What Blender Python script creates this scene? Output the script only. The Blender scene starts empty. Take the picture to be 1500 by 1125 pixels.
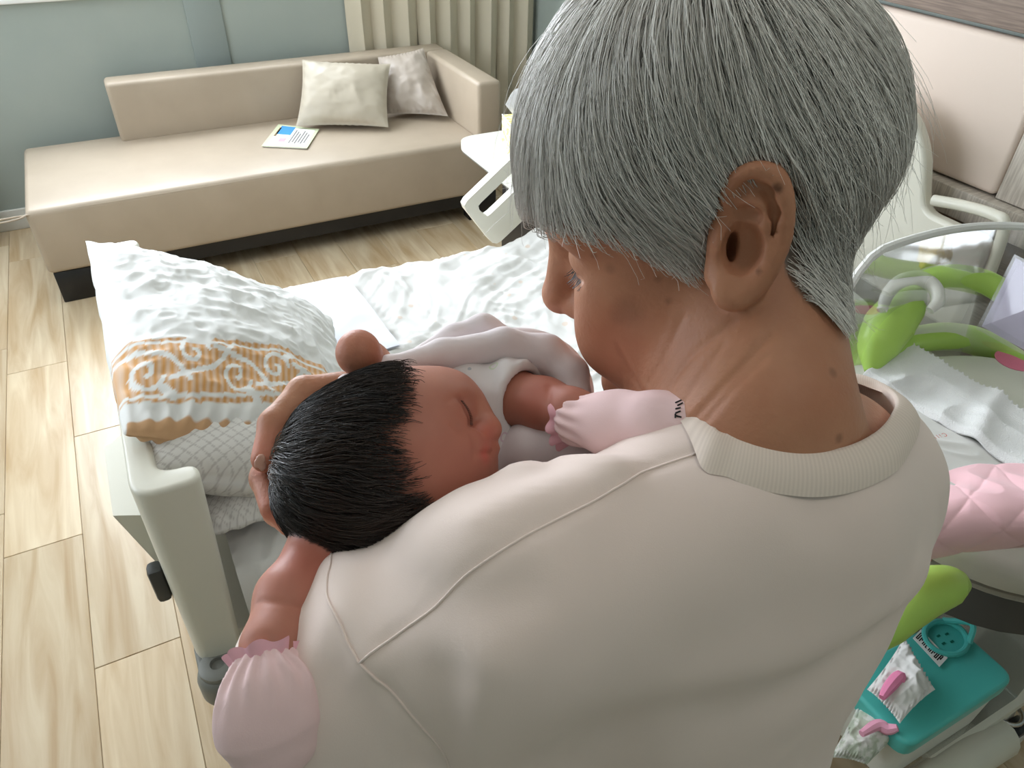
import bpy, bmesh, math, random
import numpy as np
from mathutils import Vector, Matrix

random.seed(3)
rng = np.random.default_rng(3)
SC = bpy.context.scene
COL = SC.collection

# ------------------------------------------------------------------ camera
FPX, CX, CY, CAMH = 1090.0, 750.0, 562.5, 1.65
MC = np.array([[0.88637061, 0.26765684, -0.37776575],
               [-0.46246583, 0.55017486, -0.69529345],
               [0.02173717, 0.79099143, 0.61144097]])
cam_data = bpy.data.cameras.new('camera')
cam_data.sensor_width = 36.0
cam_data.lens = FPX / 1500.0 * 36.0
cam_data.clip_start = 0.02
cam = bpy.data.objects.new('camera', cam_data)
COL.objects.link(cam)
_m = Matrix(MC.tolist()).to_4x4()
_m.translation = (0, 0, CAMH)
cam.matrix_world = _m
SC.camera = cam

# ------------------------------------------------------------------ world, daylight, exposure
world = bpy.data.worlds.new('sky')
SC.world = world
world.use_nodes = True
world.node_tree.nodes['Background'].inputs[0].default_value = (0.80, 0.90, 1.0, 1)
world.node_tree.nodes['Background'].inputs[1].default_value = 2.0

def area_light(name, loc, rot, sx, sy, power, color):
    d = bpy.data.lights.new(name, 'AREA')
    d.shape = 'RECTANGLE'; d.size = sx; d.size_y = sy; d.energy = power; d.color = color
    o = bpy.data.objects.new(name, d)
    o.location = loc; o.rotation_euler = rot
    COL.objects.link(o)
    return o
# daylight entering through the window over the sofa
area_light('window_daylight', (-0.1, 4.19, 1.72), (math.radians(-82), 0, 0), 2.2, 1.4, 172, (0.93, 0.97, 1.05))

# daylight entering through the window in the left wall
area_light('side_window_daylight', (-1.54, 2.3, 1.68), (0, math.radians(-84), 0), 1.4, 2.0, 46, (0.93, 0.97, 1.05))

SC.view_settings.view_transform = 'Standard'
SC.view_settings.look = 'None'
SC.view_settings.gamma = 1.0
SC.view_settings.use_curve_mapping = False
SC.view_settings.exposure = 0.15

# ------------------------------------------------------------------ helpers
def U(px, py, d):
    """photo pixel + distance along the lens axis -> point in lens-aligned metres"""
    return np.array([(px - CX) / FPX * d, -(py - CY) / FPX * d, -d])

def toW(P):
    return np.asarray(P, float) @ MC.T + np.array([0, 0, CAMH])

def W(px, py, d):
    return toW(U(px, py, d))

def onz(px, py, z):
    r = MC @ U(px, py, 1.0)
    return np.array([0, 0, CAMH]) + r * ((z - CAMH) / r[2])

def ony(px, py, y):
    r = MC @ U(px, py, 1.0)
    return np.array([0, 0, CAMH]) + r * (y / r[1])

WL = {}
def obj(name, v, f, m, parent=None, smooth=True):
    me = bpy.data.meshes.new(name)
    v = np.asarray(v, np.float32)
    if isinstance(f, np.ndarray) and f.ndim == 2:
        n, k = f.shape
        me.vertices.add(len(v)); me.vertices.foreach_set('co', v.ravel())
        me.loops.add(n * k); me.loops.foreach_set('vertex_index', f.astype(np.int32).ravel())
        me.polygons.add(n)
        me.polygons.foreach_set('loop_start', np.arange(0, n * k, k, dtype=np.int32))
        me.update(calc_edges=True)
    else:
        me.from_pydata(v.tolist(), [], [list(map(int, q)) for q in f])
    me.validate()
    if smooth:
        me.polygons.foreach_set('use_smooth', np.ones(len(me.polygons), bool))
    if m is not None:
        me.materials.append(m)
    o = bpy.data.objects.new(name, me)
    COL.objects.link(o)
    put(o, parent)
    return o

def put(o, parent):
    WL[o.name] = Vector((0, 0, 0))
    if parent is not None:
        o.parent = parent
        o.location = -WL[parent.name]
        # nested: the parent's own world offset is already zero for meshes

def tag(o, label, cat, group=None):
    o['label'] = label; o['category'] = cat
    if group: o['group'] = group
    return o

def struct(o):
    o['kind'] = 'structure'
    return o

def thing(name, loc, label, cat, group=None):
    o = bpy.data.objects.new(name, None)
    o.empty_display_size = 0.05
    o.location = loc
    COL.objects.link(o)
    WL[o.name] = Vector(loc)
    return tag(o, label, cat, group)

class MB:
    """collects shapes into one mesh"""
    def __init__(s): s.v = []; s.f = []; s.n = 0
    def add(s, v, f):
        v = np.asarray(v, float).reshape(-1, 3)
        for q in f: s.f.append([int(i) + s.n for i in q])
        s.v.append(v); s.n += len(v)
        return s
    def box(s, x0, x1, y0, y1, z0, z1, bev=0.0, seg=3, M=None):
        v, f = boxmesh(x0, x1, y0, y1, z0, z1, bev, seg)
        if M is not None: v = M(v)
        return s.add(v, f)
    def tube(s, path, r, n=10, cap=True):
        return s.add(*tubemesh(path, r, n, cap))
    def build(s, name, m, parent=None, smooth=True):
        o = obj(name, np.vstack(s.v), s.f, m, parent, smooth)
        if smooth: sharp(o)
        return o

def sharp(o, ang=40):
    me = o.data
    bm = bmesh.new(); bm.from_mesh(me)
    for e in bm.edges:
        if len(e.link_faces) == 2 and e.calc_face_angle(0) > math.radians(ang): e.smooth = False
    bm.to_mesh(me); bm.free()

def boxmesh(x0, x1, y0, y1, z0, z1, bev=0.0, seg=3):
    bm = bmesh.new()
    bmesh.ops.create_cube(bm, size=1)
    for v in bm.verts:
        v.co = Vector(((x0 + x1) / 2 + v.co.x * (x1 - x0), (y0 + y1) / 2 + v.co.y * (y1 - y0), (z0 + z1) / 2 + v.co.z * (z1 - z0)))
    if bev > 0:
        bmesh.ops.bevel(bm, geom=bm.edges[:], offset=bev, segments=seg, profile=0.5, affect='EDGES')
    bm.verts.index_update()
    v = np.array([w.co[:] for w in bm.verts]); f = [[w.index for w in q.verts] for q in bm.faces]
    bm.free()
    return v, f

def box(name, x0, x1, y0, y1, z0, z1, m, parent=None, bev=0.0, seg=3):
    v, f = boxmesh(x0, x1, y0, y1, z0, z1, bev, seg)
    o = obj(name, v, f, m, parent, smooth=bev > 0)
    if bev > 0: sharp(o, 50)
    return o

def spline(pts, n, closed=False):
    """Catmull-Rom resampling of a list of points"""
    p = np.asarray(pts, float)
    if closed: q = np.vstack([p[-1], p, p[0], p[1]]); m = len(p)
    else: q = np.vstack([2 * p[0] - p[1], p, 2 * p[-1] - p[-2]]); m = len(p) - 1
    t = np.linspace(0, m, n, endpoint=not closed)
    i = np.minimum(t.astype(int), m - 1); u = (t - i)[:, None]
    a, b, c, d = q[i], q[i + 1], q[i + 2], q[i + 3]
    return 0.5 * (2 * b + (c - a) * u + (2 * a - 5 * b + 4 * c - d) * u * u + (3 * b - a - 3 * c + d) * u ** 3)

def frames(path):
    p = np.asarray(path, float)
    t = np.gradient(p, axis=0); t /= np.linalg.norm(t, axis=1, keepdims=True) + 1e-12
    a = np.array([0, 0, 1.0]) if abs(t[0][2]) < 0.9 else np.array([1.0, 0, 0])
    n = np.cross(t[0], a); n /= np.linalg.norm(n)
    N = [n]
    for k in range(1, len(p)):
        n = N[-1] - t[k] * (N[-1] @ t[k]); n /= np.linalg.norm(n) + 1e-12; N.append(n)
    N = np.array(N)
    return p, t, N, np.cross(t, N)

def tubemesh(path, r, n=10, cap=True, closed=False):
    p, t, N, B = frames(path)
    r = np.broadcast_to(np.asarray(r, float), (len(p),))
    a = np.linspace(0, 2 * math.pi, n, endpoint=False)
    v = p[:, None] + r[:, None, None] * (np.cos(a)[None, :, None] * N[:, None] + np.sin(a)[None, :, None] * B[:, None])
    v = v.reshape(-1, 3); f = []
    K = len(p)
    for k in range(K if closed else K - 1):
        k2 = (k + 1) % K
        for j in range(n):
            j2 = (j + 1) % n
            f.append([k * n + j, k * n + j2, k2 * n + j2, k2 * n + j])
    if cap and not closed:
        f.append(list(range(n))[::-1]); f.append(list(range((K - 1) * n, K * n)))
    return v, f

def lathe(prof, center, n=24, axis=None):
    """profile of (radius, height) around a vertical axis at center"""
    a = np.linspace(0, 2 * math.pi, n, endpoint=False)
    v = np.array([[[r * math.cos(t), r * math.sin(t), h] for t in a] for r, h in prof]).reshape(-1, 3)
    if axis is not None: v = v @ np.array(axis)
    v = v + np.array(center)
    f = []
    for k in range(len(prof) - 1):
        for j in range(n):
            j2 = (j + 1) % n
            f.append([k * n + j, k * n + j2, (k + 1) * n + j2, (k + 1) * n + j])
    f.append(list(range(n))[::-1]); f.append(list(range((len(prof) - 1) * n, len(prof) * n)))
    return v, f

def gridfaces(nu, nv, cu=False, off=0):
    i, j = np.meshgrid(np.arange(nu if cu else nu - 1), np.arange(nv - 1), indexing='ij')
    a = i * nv + j; b = ((i + 1) % nu) * nv + j
    return np.stack([a, b, b + 1, a + 1], -1).reshape(-1, 4) + off

def extrude_poly(poly, to3, h0, h1):
    """closed 2-D outline -> prism; to3(u, v, h) maps to the world"""
    n = len(poly)
    v = [to3(u, w, h0) for u, w in poly] + [to3(u, w, h1) for u, w in poly]
    f = [list(range(n))[::-1], list(range(n, 2 * n))] + [[i, (i + 1) % n, n + (i + 1) % n, n + i] for i in range(n)]
    return np.array(v, float), f

def rounded(poly, rad, seg=6):
    """round the corners of a 2-D polygon"""
    p = np.asarray(poly, float); out = []
    n = len(p)
    for i in range(n):
        a, b, c = p[i - 1], p[i], p[(i + 1) % n]
        r = rad[i] if hasattr(rad, '__len__') else rad
        d1 = (a - b); d2 = (c - b); l1, l2 = np.linalg.norm(d1), np.linalg.norm(d2)
        r = min(r, l1 * 0.48, l2 * 0.48)
        s = b + d1 / l1 * r; e = b + d2 / l2 * r
        for k in range(seg + 1):
            t = k / seg
            out.append((1 - t) ** 2 * s + 2 * t * (1 - t) * b + t * t * e)
    return np.array(out)

# --- lattice noise
_perm = np.random.default_rng(7).random(65536).astype(np.float32) * 2 - 1
def vnoise(P, seed=0):
    P = np.asarray(P, float)
    i = np.floor(P).astype(np.int64); f = P - i
    f = f * f * (3 - 2 * f)
    def h(a, b, c): return _perm[(a * 73856093 ^ b * 19349663 ^ c * 83492791 ^ (seed * 2654435)) & 65535]
    r = 0
    for dx in (0, 1):
        for dy in (0, 1):
            for dz in (0, 1):
                w = (f[..., 0] if dx else 1 - f[..., 0]) * (f[..., 1] if dy else 1 - f[..., 1]) * (f[..., 2] if dz else 1 - f[..., 2])
                r = r + w * h(i[..., 0] + dx, i[..., 1] + dy, i[..., 2] + dz)
    return r
def fbm(P, oct=3, seed=0):
    r = 0; a = 1.0
    for k in range(oct):
        r = r + a * vnoise(np.asarray(P) * 2 ** k + 13.7 * k, seed + k); a *= 0.5
    return r
def ridge(P, oct=3, seed=0):
    r = 0; a = 1.0
    for k in range(oct):
        r = r + a * (1 - 2 * np.abs(vnoise(np.asarray(P) * 2 ** k + 5.3 * k, seed + k))); a *= 0.5
    return r

# ------------------------------------------------------------------ materials
def mat(name, color, rough=0.5, spec=0.4, vary=None, bump=None, sss=0.0, stretch=None, sheen=0.0, wave=None, attr=None, metal=0.0, coat=0.0):
    """vary=(scale, colour2, contrast); bump=(scale, strength, distance); attr=(attribute, colour2) mixes by a vertex attribute"""
    m = bpy.data.materials.new(name); m.use_nodes = True
    nt = m.node_tree; N = nt.nodes; L = nt.links
    b = N['Principled BSDF']
    b.inputs['Base Color'].default_value = (*color, 1)
    b.inputs['Roughness'].default_value = rough
    b.inputs['Specular IOR Level'].default_value = spec
    b.inputs['Metallic'].default_value = metal
    if coat: b.inputs['Coat Weight'].default_value = coat
    if sheen: b.inputs['Sheen Weight'].default_value = sheen
    if sss:
        b.inputs['Subsurface Weight'].default_value = sss
        b.inputs['Subsurface Radius'].default_value = (1.0, 0.35, 0.2)
        b.inputs['Subsurface Scale'].default_value = 0.006
    tc = N.new('ShaderNodeTexCoord'); src = tc.outputs['Object']
    if stretch:
        mp = N.new('ShaderNodeMapping'); mp.inputs['Scale'].default_value = stretch
        L.new(src, mp.inputs[0]); src = mp.outputs[0]
    cout = None
    if vary:
        n = N.new('ShaderNodeTexNoise'); n.inputs['Scale'].default_value = vary[0]; n.inputs['Detail'].default_value = 4
        L.new(src, n.inputs['Vector'])
        r = N.new('ShaderNodeMapRange'); c = vary[2] if len(vary) > 2 else 0.15
        r.inputs[1].default_value = 0.5 - c; r.inputs[2].default_value = 0.5 + c
        L.new(n.outputs[0], r.inputs[0])
        x = N.new('ShaderNodeMix'); x.data_type = 'RGBA'
        x.inputs[6].default_value = (*color, 1); x.inputs[7].default_value = (*vary[1], 1)
        L.new(r.outputs[0], x.inputs[0]); cout = x.outputs[2]
    for at in ([attr] if attr and isinstance(attr[0], str) else (attr or [])):
        a = N.new('ShaderNodeAttribute'); a.attribute_name = at[0]
        x = N.new('ShaderNodeMix'); x.data_type = 'RGBA'
        if cout is None: x.inputs[6].default_value = (*color, 1)
        else: L.new(cout, x.inputs[6])
        x.inputs[7].default_value = (*at[1], 1)
        L.new(a.outputs['Fac'], x.inputs[0]); cout = x.outputs[2]
    if cout is not None: L.new(cout, b.inputs['Base Color'])
    if bump:
        n = N.new('ShaderNodeTexNoise'); n.inputs['Scale'].default_value = bump[0]; n.inputs['Detail'].default_value = 5
        L.new(src, n.inputs['Vector'])
        u = N.new('ShaderNodeBump'); u.inputs['Strength'].default_value = bump[1]; u.inputs['Distance'].default_value = bump[2] if len(bump) > 2 else 0.002
        L.new(n.outputs[0], u.inputs['Height']); L.new(u.outputs[0], b.inputs['Normal'])
    return m

def fattr(o, name, val):
    a = o.data.attributes.new(name, 'FLOAT', 'POINT')
    a.data.foreach_set('value', np.asarray(val, np.float32))

def clear_mat(name, tint=(1, 1, 1), refl=0.12, rough=0.03, density=0.0):
    """thin clear sheet: mostly see-through with a fresnel gloss"""
    m = bpy.data.materials.new(name); m.use_nodes = True
    nt = m.node_tree; N = nt.nodes; L = nt.links; N.clear()
    out = N.new('ShaderNodeOutputMaterial')
    t = N.new('ShaderNodeBsdfTransparent'); t.inputs[0].default_value = (*tint, 1)
    g = N.new('ShaderNodeBsdfGlossy'); g.inputs['Roughness'].default_value = rough
    w = N.new('ShaderNodeLayerWeight'); w.inputs[0].default_value = 0.35
    mr = N.new('ShaderNodeMapRange'); mr.inputs[3].default_value = refl * 0.35; mr.inputs[4].default_value = min(1, refl * 5)
    L.new(w.outputs['Fresnel'], mr.inputs[0])
    x = N.new('ShaderNodeMixShader')
    L.new(mr.outputs[0], x.inputs[0]); L.new(t.outputs[0], x.inputs[1]); L.new(g.outputs[0], x.inputs[2])
    last = x.outputs[0]
    if density:
        d = N.new('ShaderNodeBsdfDiffuse'); d.inputs[0].default_value = (0.9, 0.89, 0.85, 1)
        y = N.new('ShaderNodeMixShader'); y.inputs[0].default_value = density
        L.new(last, y.inputs[1]); L.new(d.outputs[0], y.inputs[2]); last = y.outputs[0]
    L.new(last, out.inputs[0])
    return m

def srgb(r, g, b):
    f = lambda c: (c / 255 / 12.92) if c / 255 <= 0.04045 else ((c / 255 + 0.055) / 1.055) ** 2.4
    return (f(r), f(g), f(b))

M_wall = mat('wall_paint', srgb(166, 174, 167), 0.6, 0.3, vary=(3, srgb(161, 170, 163)), bump=(300, 0.05))
M_ceil = mat('ceiling_paint', srgb(235, 233, 228), 0.8, 0.2)
M_white = mat('white_plastic', srgb(222, 219, 205), 0.32, 0.5)
M_grey = mat('grey_plastic', srgb(128, 128, 122), 0.45, 0.4)
M_dgrey = mat('dark_grey_plastic', srgb(70, 70, 68), 0.5, 0.4)
M_black = mat('black_lacquer', srgb(22, 22, 24), 0.4, 0.5)
M_leather = mat('beige_leatherette', srgb(181, 166, 147), 0.42, 0.45, vary=(6, srgb(175, 160, 141)), bump=(500, 0.12, 0.001))
M_leather2 = mat('cushion_sateen', srgb(186, 176, 158), 0.42, 0.45, bump=(400, 0.08, 0.001))
M_leather3 = mat('cushion_taupe', srgb(180, 168, 156), 0.40, 0.5, bump=(400, 0.08, 0.001))
M_curtain = mat('beige_curtain', srgb(204, 194, 172), 0.85, 0.2, sheen=0.2, bump=(700, 0.1, 0.001))
M_sheer = mat('white_sheer', srgb(235, 236, 236), 0.9, 0.1)
M_glass = clear_mat('window_glass', (0.97, 0.98, 0.98), 0.08)
M_acryl = clear_mat('clear_acrylic', (0.93, 0.93, 0.91), 0.14, 0.05, 0.05)
M_acryl_rim = clear_mat('clear_acrylic_rim', (0.95, 0.95, 0.92), 0.3, 0.1, 0.8)
M_sheet = mat('white_bed_linen', srgb(232, 231, 228), 0.8, 0.2, sheen=0.1, bump=(900, 0.08, 0.0006))
M_towelpad = mat('white_pad', srgb(236, 238, 246), 0.85, 0.2)
M_panelw = mat('ash_wood_panel', srgb(205, 196, 184), 0.5, 0.4, vary=(14, srgb(178, 168, 156), 0.12), stretch=(1, 12, 1))
M_brownw = mat('walnut_board', srgb(150, 132, 120), 0.5, 0.4, vary=(14, srgb(128, 112, 102), 0.12), stretch=(1, 0.6, 14))
M_pink_pad = mat('blush_leatherette', srgb(222, 204, 190), 0.5, 0.4, bump=(260, 0.15, 0.001))
M_lime = mat('lime_plastic', srgb(176, 214, 98), 0.35, 0.5)
M_teal = mat('teal_plastic', srgb(84, 190, 182), 0.3, 0.5)
M_tank = mat('frosted_plastic', srgb(222, 222, 214), 0.35, 0.4)
M_terry = mat('terry_cloth', srgb(245, 245, 245), 0.95, 0.1, bump=(420, 0.6, 0.004), sheen=0.3)
M_pinkq = mat('pink_quilt_cloth', srgb(246, 198, 205), 0.85, 0.2, sheen=0.2, bump=(500, 0.1, 0.001))
M_rose = mat('rose_print', srgb(225, 128, 128), 0.8, 0.2)
M_ink = mat('black_ink', srgb(25, 25, 28), 0.6)
M_paper = mat('white_paper', srgb(240, 240, 238), 0.7)
M_peach = mat('peach_print', srgb(232, 168, 148), 0.7)
M_lav = mat('lavender_print', srgb(214, 208, 226), 0.6)
M_blue = mat('blue_print', srgb(70, 150, 215), 0.6)
M_palegreen = mat('pale_green_card', srgb(206, 214, 180), 0.6)
M_greyink = mat('grey_ink', srgb(120, 118, 116), 0.7)
M_tbox = mat('yellow_carton', srgb(222, 208, 130), 0.6, vary=(60, srgb(244, 240, 214), 0.03))
M_yellow = mat('yellow_cloth', srgb(236, 205, 96), 0.8)
M_chrome = mat('chrome', srgb(200, 200, 200), 0.2, 0.5, metal=1.0)

# ================================================================== ROOM
XL, XR, YF, YB, ZC = -1.35, 2.25, -1.5, 4.0, 2.7
floor = struct(box('floor', XL, XR, YF, YB, -0.06, -0.004, mat('floor_joint', srgb(168, 150, 124), 0.7)))

def wood_mat():
    m = bpy.data.materials.new('oak_laminate'); m.use_nodes = True
    nt = m.node_tree; N = nt.nodes; L = nt.links; b = N['Principled BSDF']
    tc = N.new('ShaderNodeTexCoord'); oi = N.new('ShaderNodeObjectInfo')
    mp = N.new('ShaderNodeMapping'); mp.inputs['Scale'].default_value = (14, 1.3, 1)
    off = N.new('ShaderNodeVectorMath'); off.operation = 'SCALE'; off.inputs[3].default_value = 37.0
    cmb = N.new('ShaderNodeCombineXYZ'); L.new(oi.outputs['Random'], cmb.inputs[0]); L.new(oi.outputs['Random'], cmb.inputs[1])
    L.new(cmb.outputs[0], off.inputs[0])
    ad = N.new('ShaderNodeVectorMath'); L.new(tc.outputs['Object'], mp.inputs[0]); L.new(mp.outputs[0], ad.inputs[0]); L.new(off.outputs[0], ad.inputs[1])
    n1 = N.new('ShaderNodeTexNoise'); n1.inputs['Scale'].default_value = 1.6; n1.inputs['Detail'].default_value = 6; n1.inputs['Distortion'].default_value = 0.8
    L.new(ad.outputs[0], n1.inputs['Vector'])
    r = N.new('ShaderNodeValToRGB'); e = r.color_ramp.elements
    e[0].position = 0.30; e[0].color = (*srgb(186, 158, 120), 1); e[1].position = 0.68; e[1].color = (*srgb(218, 200, 170), 1)
    L.new(n1.outputs[0], r.inputs[0])
    hv = N.new('ShaderNodeHueSaturation'); mr = N.new('ShaderNodeMapRange'); mr.inputs[3].default_value = 0.90; mr.inputs[4].default_value = 1.08
    L.new(oi.outputs['Random'], mr.inputs[0]); L.new(mr.outputs[0], hv.inputs['Value']); L.new(r.outputs[0], hv.inputs['Color'])
    L.new(hv.outputs[0], b.inputs['Base Color'])
    b.inputs['Roughness'].default_value = 0.30; b.inputs['Specular IOR Level'].default_value = 0.45
    bu = N.new('ShaderNodeBump'); bu.inputs['Strength'].default_value = 0.12; bu.inputs['Distance'].default_value = 0.002
    L.new(n1.outputs[0], bu.inputs['Height']); L.new(bu.outputs[0], b.inputs['Normal'])
    return m
M_wood = wood_mat()
PW, PL = 0.1955, 0.926
pv, pf = boxmesh(0.0006, PW - 0.0006, 0.0008, PL - 0.0008, -0.006, 0.0, 0.0012, 1)
plank_me = None
col = 0
x = -0.591 - PW * 4
while x < XR - 0.02:
    offs = [1.794, 1.325 + 0.0, 1.60, 1.05][(col - 4) % 4]
    y = offs - PL * 6
    while y < YB:
        y0, y1, x0, x1 = max(y, YF), min(y + PL, YB), max(x, XL), min(x + PW, XR)
        if y1 - y0 > 0.02 and x1 - x0 > 0.02:
            full = abs(y1 - y0 - PL) < 1e-6 and abs(x1 - x0 - PW) < 1e-6
            if full:
                if plank_me is None:
                    o = obj('plank', pv, pf, M_wood, floor, smooth=False); plank_me = o.data
                else:
                    o = bpy.data.objects.new('plank', plank_me); COL.objects.link(o); put(o, floor)
                o.location = (x, y, 0)
            else:
                v, f = boxmesh(0.0006, x1 - x0 - 0.0006, 0.0008, y1 - y0 - 0.0008, -0.006, 0, 0.0012, 1)
                o = obj('plank', v, f, M_wood, floor, smooth=False); o.location = (x0, y0, 0)
        y += PL
    x += PW; col += 1

WX0, WX1, WZ0, WZ1 = -1.2, 1.12, 0.985, 2.42
mb = MB()
mb.box(XL - 0.15, WX0, YB, YB + 0.15, 0, ZC); mb.box(WX1, XR + 0.15, YB, YB + 0.15, 0, ZC)
mb.box(WX0, WX1, YB, YB + 0.15, 0, WZ0); mb.box(WX0, WX1, YB, YB + 0.15, WZ1, ZC)
struct(mb.build('wall_back', M_wall, smooth=False))
LY0, LY1, LZ0, LZ1 = 1.3, 3.3, 0.95, 2.42
mb = MB()
mb.box(XL - 0.15, XL, YF, LY0, 0, ZC); mb.box(XL - 0.15, XL, LY1, YB, 0, ZC); mb.box(XL - 0.15, XL, LY0, LY1, 0, LZ0); mb.box(XL - 0.15, XL, LY0, LY1, LZ1, ZC)
struct(mb.build('wall_left', M_wall, smooth=False))
struct(box('wall_right', XR, XR + 0.15, YF, YB, 0, ZC, M_wall))
struct(box('wall_front', XL - 0.15, XR + 0.15, YF - 0.15, YF, 0, ZC, M_wall))
struct(box('ceiling', XL - 0.15, XR + 0.15, YF - 0.15, YB + 0.15, ZC, ZC + 0.12, M_ceil))
struct(box('wall_strip', 0.415, 0.575, YB - 0.012, YB, 0, ZC, mat('darker_wall_strip', srgb(150, 160, 156), 0.6, 0.3), None, 0.003, 2))  # narrow raised strip, darker than the rest of the wall
M_base = mat('white_skirting', srgb(216, 214, 206), 0.5)
struct(box('baseboard_back', XL, XR, YB - 0.014, YB, 0, 0.10, M_base, None, 0.004, 2))
struct(box('baseboard_left', XL, XL + 0.014, YF, YB - 0.014, 0, 0.10, M_base, None, 0.004, 2))
win = struct(box('window_1', WX0 + 0.03, WX1 - 0.03, YB + 0.075, YB + 0.08, WZ0 + 0.03, WZ1 - 0.03, M_glass))
M_frame = mat('window_frame_white', srgb(232, 232, 228), 0.4)
fm = MB()
for a in (WX0, (WX0 + WX1) / 2 - 0.02, WX1 - 0.04): fm.box(a, a + 0.04, YB + 0.05, YB + 0.11, WZ0, WZ1, 0.004, 2)
for a in (WZ0, WZ1 - 0.04): fm.box(WX0, WX1, YB + 0.05, YB + 0.11, a, a + 0.04, 0.004, 2)
fm.build('window_frame', M_frame, win)
win2 = struct(box('window_2', XL - 0.08, XL - 0.075, LY0 + 0.03, LY1 - 0.03, LZ0 + 0.03, LZ1 - 0.03, M_glass))
fm = MB()
for a in (LY0, (LY0 + LY1) / 2 - 0.02, LY1 - 0.04): fm.box(XL - 0.11, XL - 0.05, a, a + 0.04, LZ0, LZ1, 0.004, 2)
for a in (LZ0, LZ1 - 0.04): fm.box(XL - 0.11, XL - 0.05, LY0, LY1, a, a + 0.04, 0.004, 2)
fm.build('window_frame', M_frame, win2)
struct(box('trim_2', WX0 - 0.02, WX1 + 0.02, YB - 0.03, YB + 0.15, WZ0 - 0.022, WZ0, M_frame, None, 0.005, 2))['label'] = 'white window sill above the sofa'

# unseen fill light added on the ceiling, behind the visitor
lamp = thing('fill_light', (0.5, -0.2, ZC), 'unseen round white fill light added overhead', 'fill light')
mb = MB().add(*lathe([(0.02, -0.001), (0.22, -0.001), (0.22, -0.03), (0.2, -0.045), (0.02, -0.045)], (0.5, -0.2, ZC), 32)); mb.build('fitting', M_white, lamp)
em = bpy.data.materials.new('fill_glow'); em.use_nodes = True
eb = em.node_tree.nodes['Principled BSDF']; eb.inputs['Emission Color'].default_value = (1.0, 0.93, 0.84, 1); eb.inputs['Emission Strength'].default_value = 5.0
MB().add(*lathe([(0.02, -0.046), (0.19, -0.046), (0.15, -0.075), (0.02, -0.085)], (0.5, -0.2, ZC), 32)).build('diffuser', em, lamp)

# curtains
def curtain(name, x0, x1, yc, z0, z1, folds, amp, m, label, seed):
    n, k = folds * 14, 14
    t = np.linspace(0, 1, n); zz = np.linspace(z0, z1, k)
    T, Z = np.meshgrid(t, zz, indexing='ij')
    r = np.random.default_rng(seed); jit = np.interp(t * folds, np.arange(folds + 1), r.random(folds + 1) * 1.5)
    A = amp * (0.7 + 0.5 * np.interp(t * folds, np.arange(folds + 1), r.random(folds + 1)))[:, None]
    ph = (2 * math.pi * (T * folds) + jit[:, None])
    X = x0 + (x1 - x0) * T + 0.3 * A * np.sin(2 * ph) * (0.8 + 0.2 * (z1 - Z) / (z1 - z0))
    Y = yc + A * np.sin(ph) * (0.75 + 0.25 * (z1 - Z) / (z1 - z0)) + 0.004 * np.sin(9 * Z + 5 * T)
    v = np.stack([X, Y, Z], -1).reshape(-1, 3); f = gridfaces(n, k)
    v2 = v + np.array([0, 0.004, 0]); f2 = f[:, ::-1] + len(v)
    o = obj(name, np.vstack([v, v2]), np.vstack([f, f2]), m)
    return tag(o, label, 'curtain')
curtain('window_curtain', 1.16, 2.22, 3.955, 0.02, 2.55, 9, 0.028, M_curtain, 'beige floor-length curtain hanging in folds behind the sofa armrest', 4)
curtain('sheer_curtain', -1.25, -0.63, 3.86, 0.015, 2.5, 7, 0.028, M_sheer, 'white sheer curtain hem at the left edge beside the sofa', 9)

# headwall panelling at the bed head
hw = XR
struct(box('trim_3', hw - 0.085, hw, 0.55, 2.5, 0.70, 0.785, M_panelw, None, 0.003, 2))['label'] = 'pale ash wood ledge under the padded bed panel'
struct(box('trim_6', hw - 0.05, hw, 0.55, 2.5, 0.0, 0.698, M_brownw, None, 0.003, 2))['label'] = 'grey brown wood panelling behind the bed head'
struct(box('trim_4', hw - 0.05, hw, 0.55, 1.15, 0.788, 1.36, M_panelw, None, 0.003, 2))['label'] = 'pale ash wood upright beside the padded bed panel'
struct(box('trim_5', hw - 0.055, hw, 1.15, 2.5, 1.207, 1.5, M_brownw, None, 0.003, 2))['label'] = 'grey brown wood board above the padded bed panel'
tag(box('padded_wall_panel', hw - 0.052, hw - 0.003, 1.155, 2.12, 0.79, 1.192, M_pink_pad, None, 0.018, 4), 'blush pink leatherette padded panel on the wall at the bed head', 'wall panel')

# ================================================================== SOFA
SX0, SX1, SY0, SY1 = -0.40, 1.615, 3.155, 3.90
sofa = thing('sofa', (0.6, 3.5, 0), 'long beige leatherette daybed sofa with one armrest under the window', 'sofa')
# seat block, slightly crowned, piped along the edge
def soft_block(x0, x1, y0, y1, z0, z1, bev, crown, n=26):
    v, f = boxmesh(x0, x1, y0, y1, z0, z1, bev, 4)
    bm = bmesh.new()
    vs = [bm.verts.new(p) for p in v]
    for q in f:
        try: bm.faces.new([vs[i] for i in q])
        except ValueError: pass
    bmesh.ops.subdivide_edges(bm, edges=[e for e in bm.edges if e.calc_length() > 0.25], cuts=10, use_grid_fill=True)
    bm.verts.index_update()
    v = np.array([w.co[:] for w in bm.verts]); f = [[w.index for w in q.verts] for q in bm.faces]; bm.free()
    u = (v[:, 0] - x0) / (x1 - x0) * 2 - 1; w = (v[:, 1] - y0) / (y1 - y0) * 2 - 1
    top = np.clip((v[:, 2] - (z1 - 0.06)) / 0.06, 0, 1)
    v[:, 2] += crown * top * (1 - u ** 4) * (1 - w ** 4)
    return v, f
mb = MB().add(*soft_block(SX0, SX1, SY0, SY1, 0.137, 0.405, 0.022, 0.012)); mb.build('seat', M_leather, sofa)
mb = MB()
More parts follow.
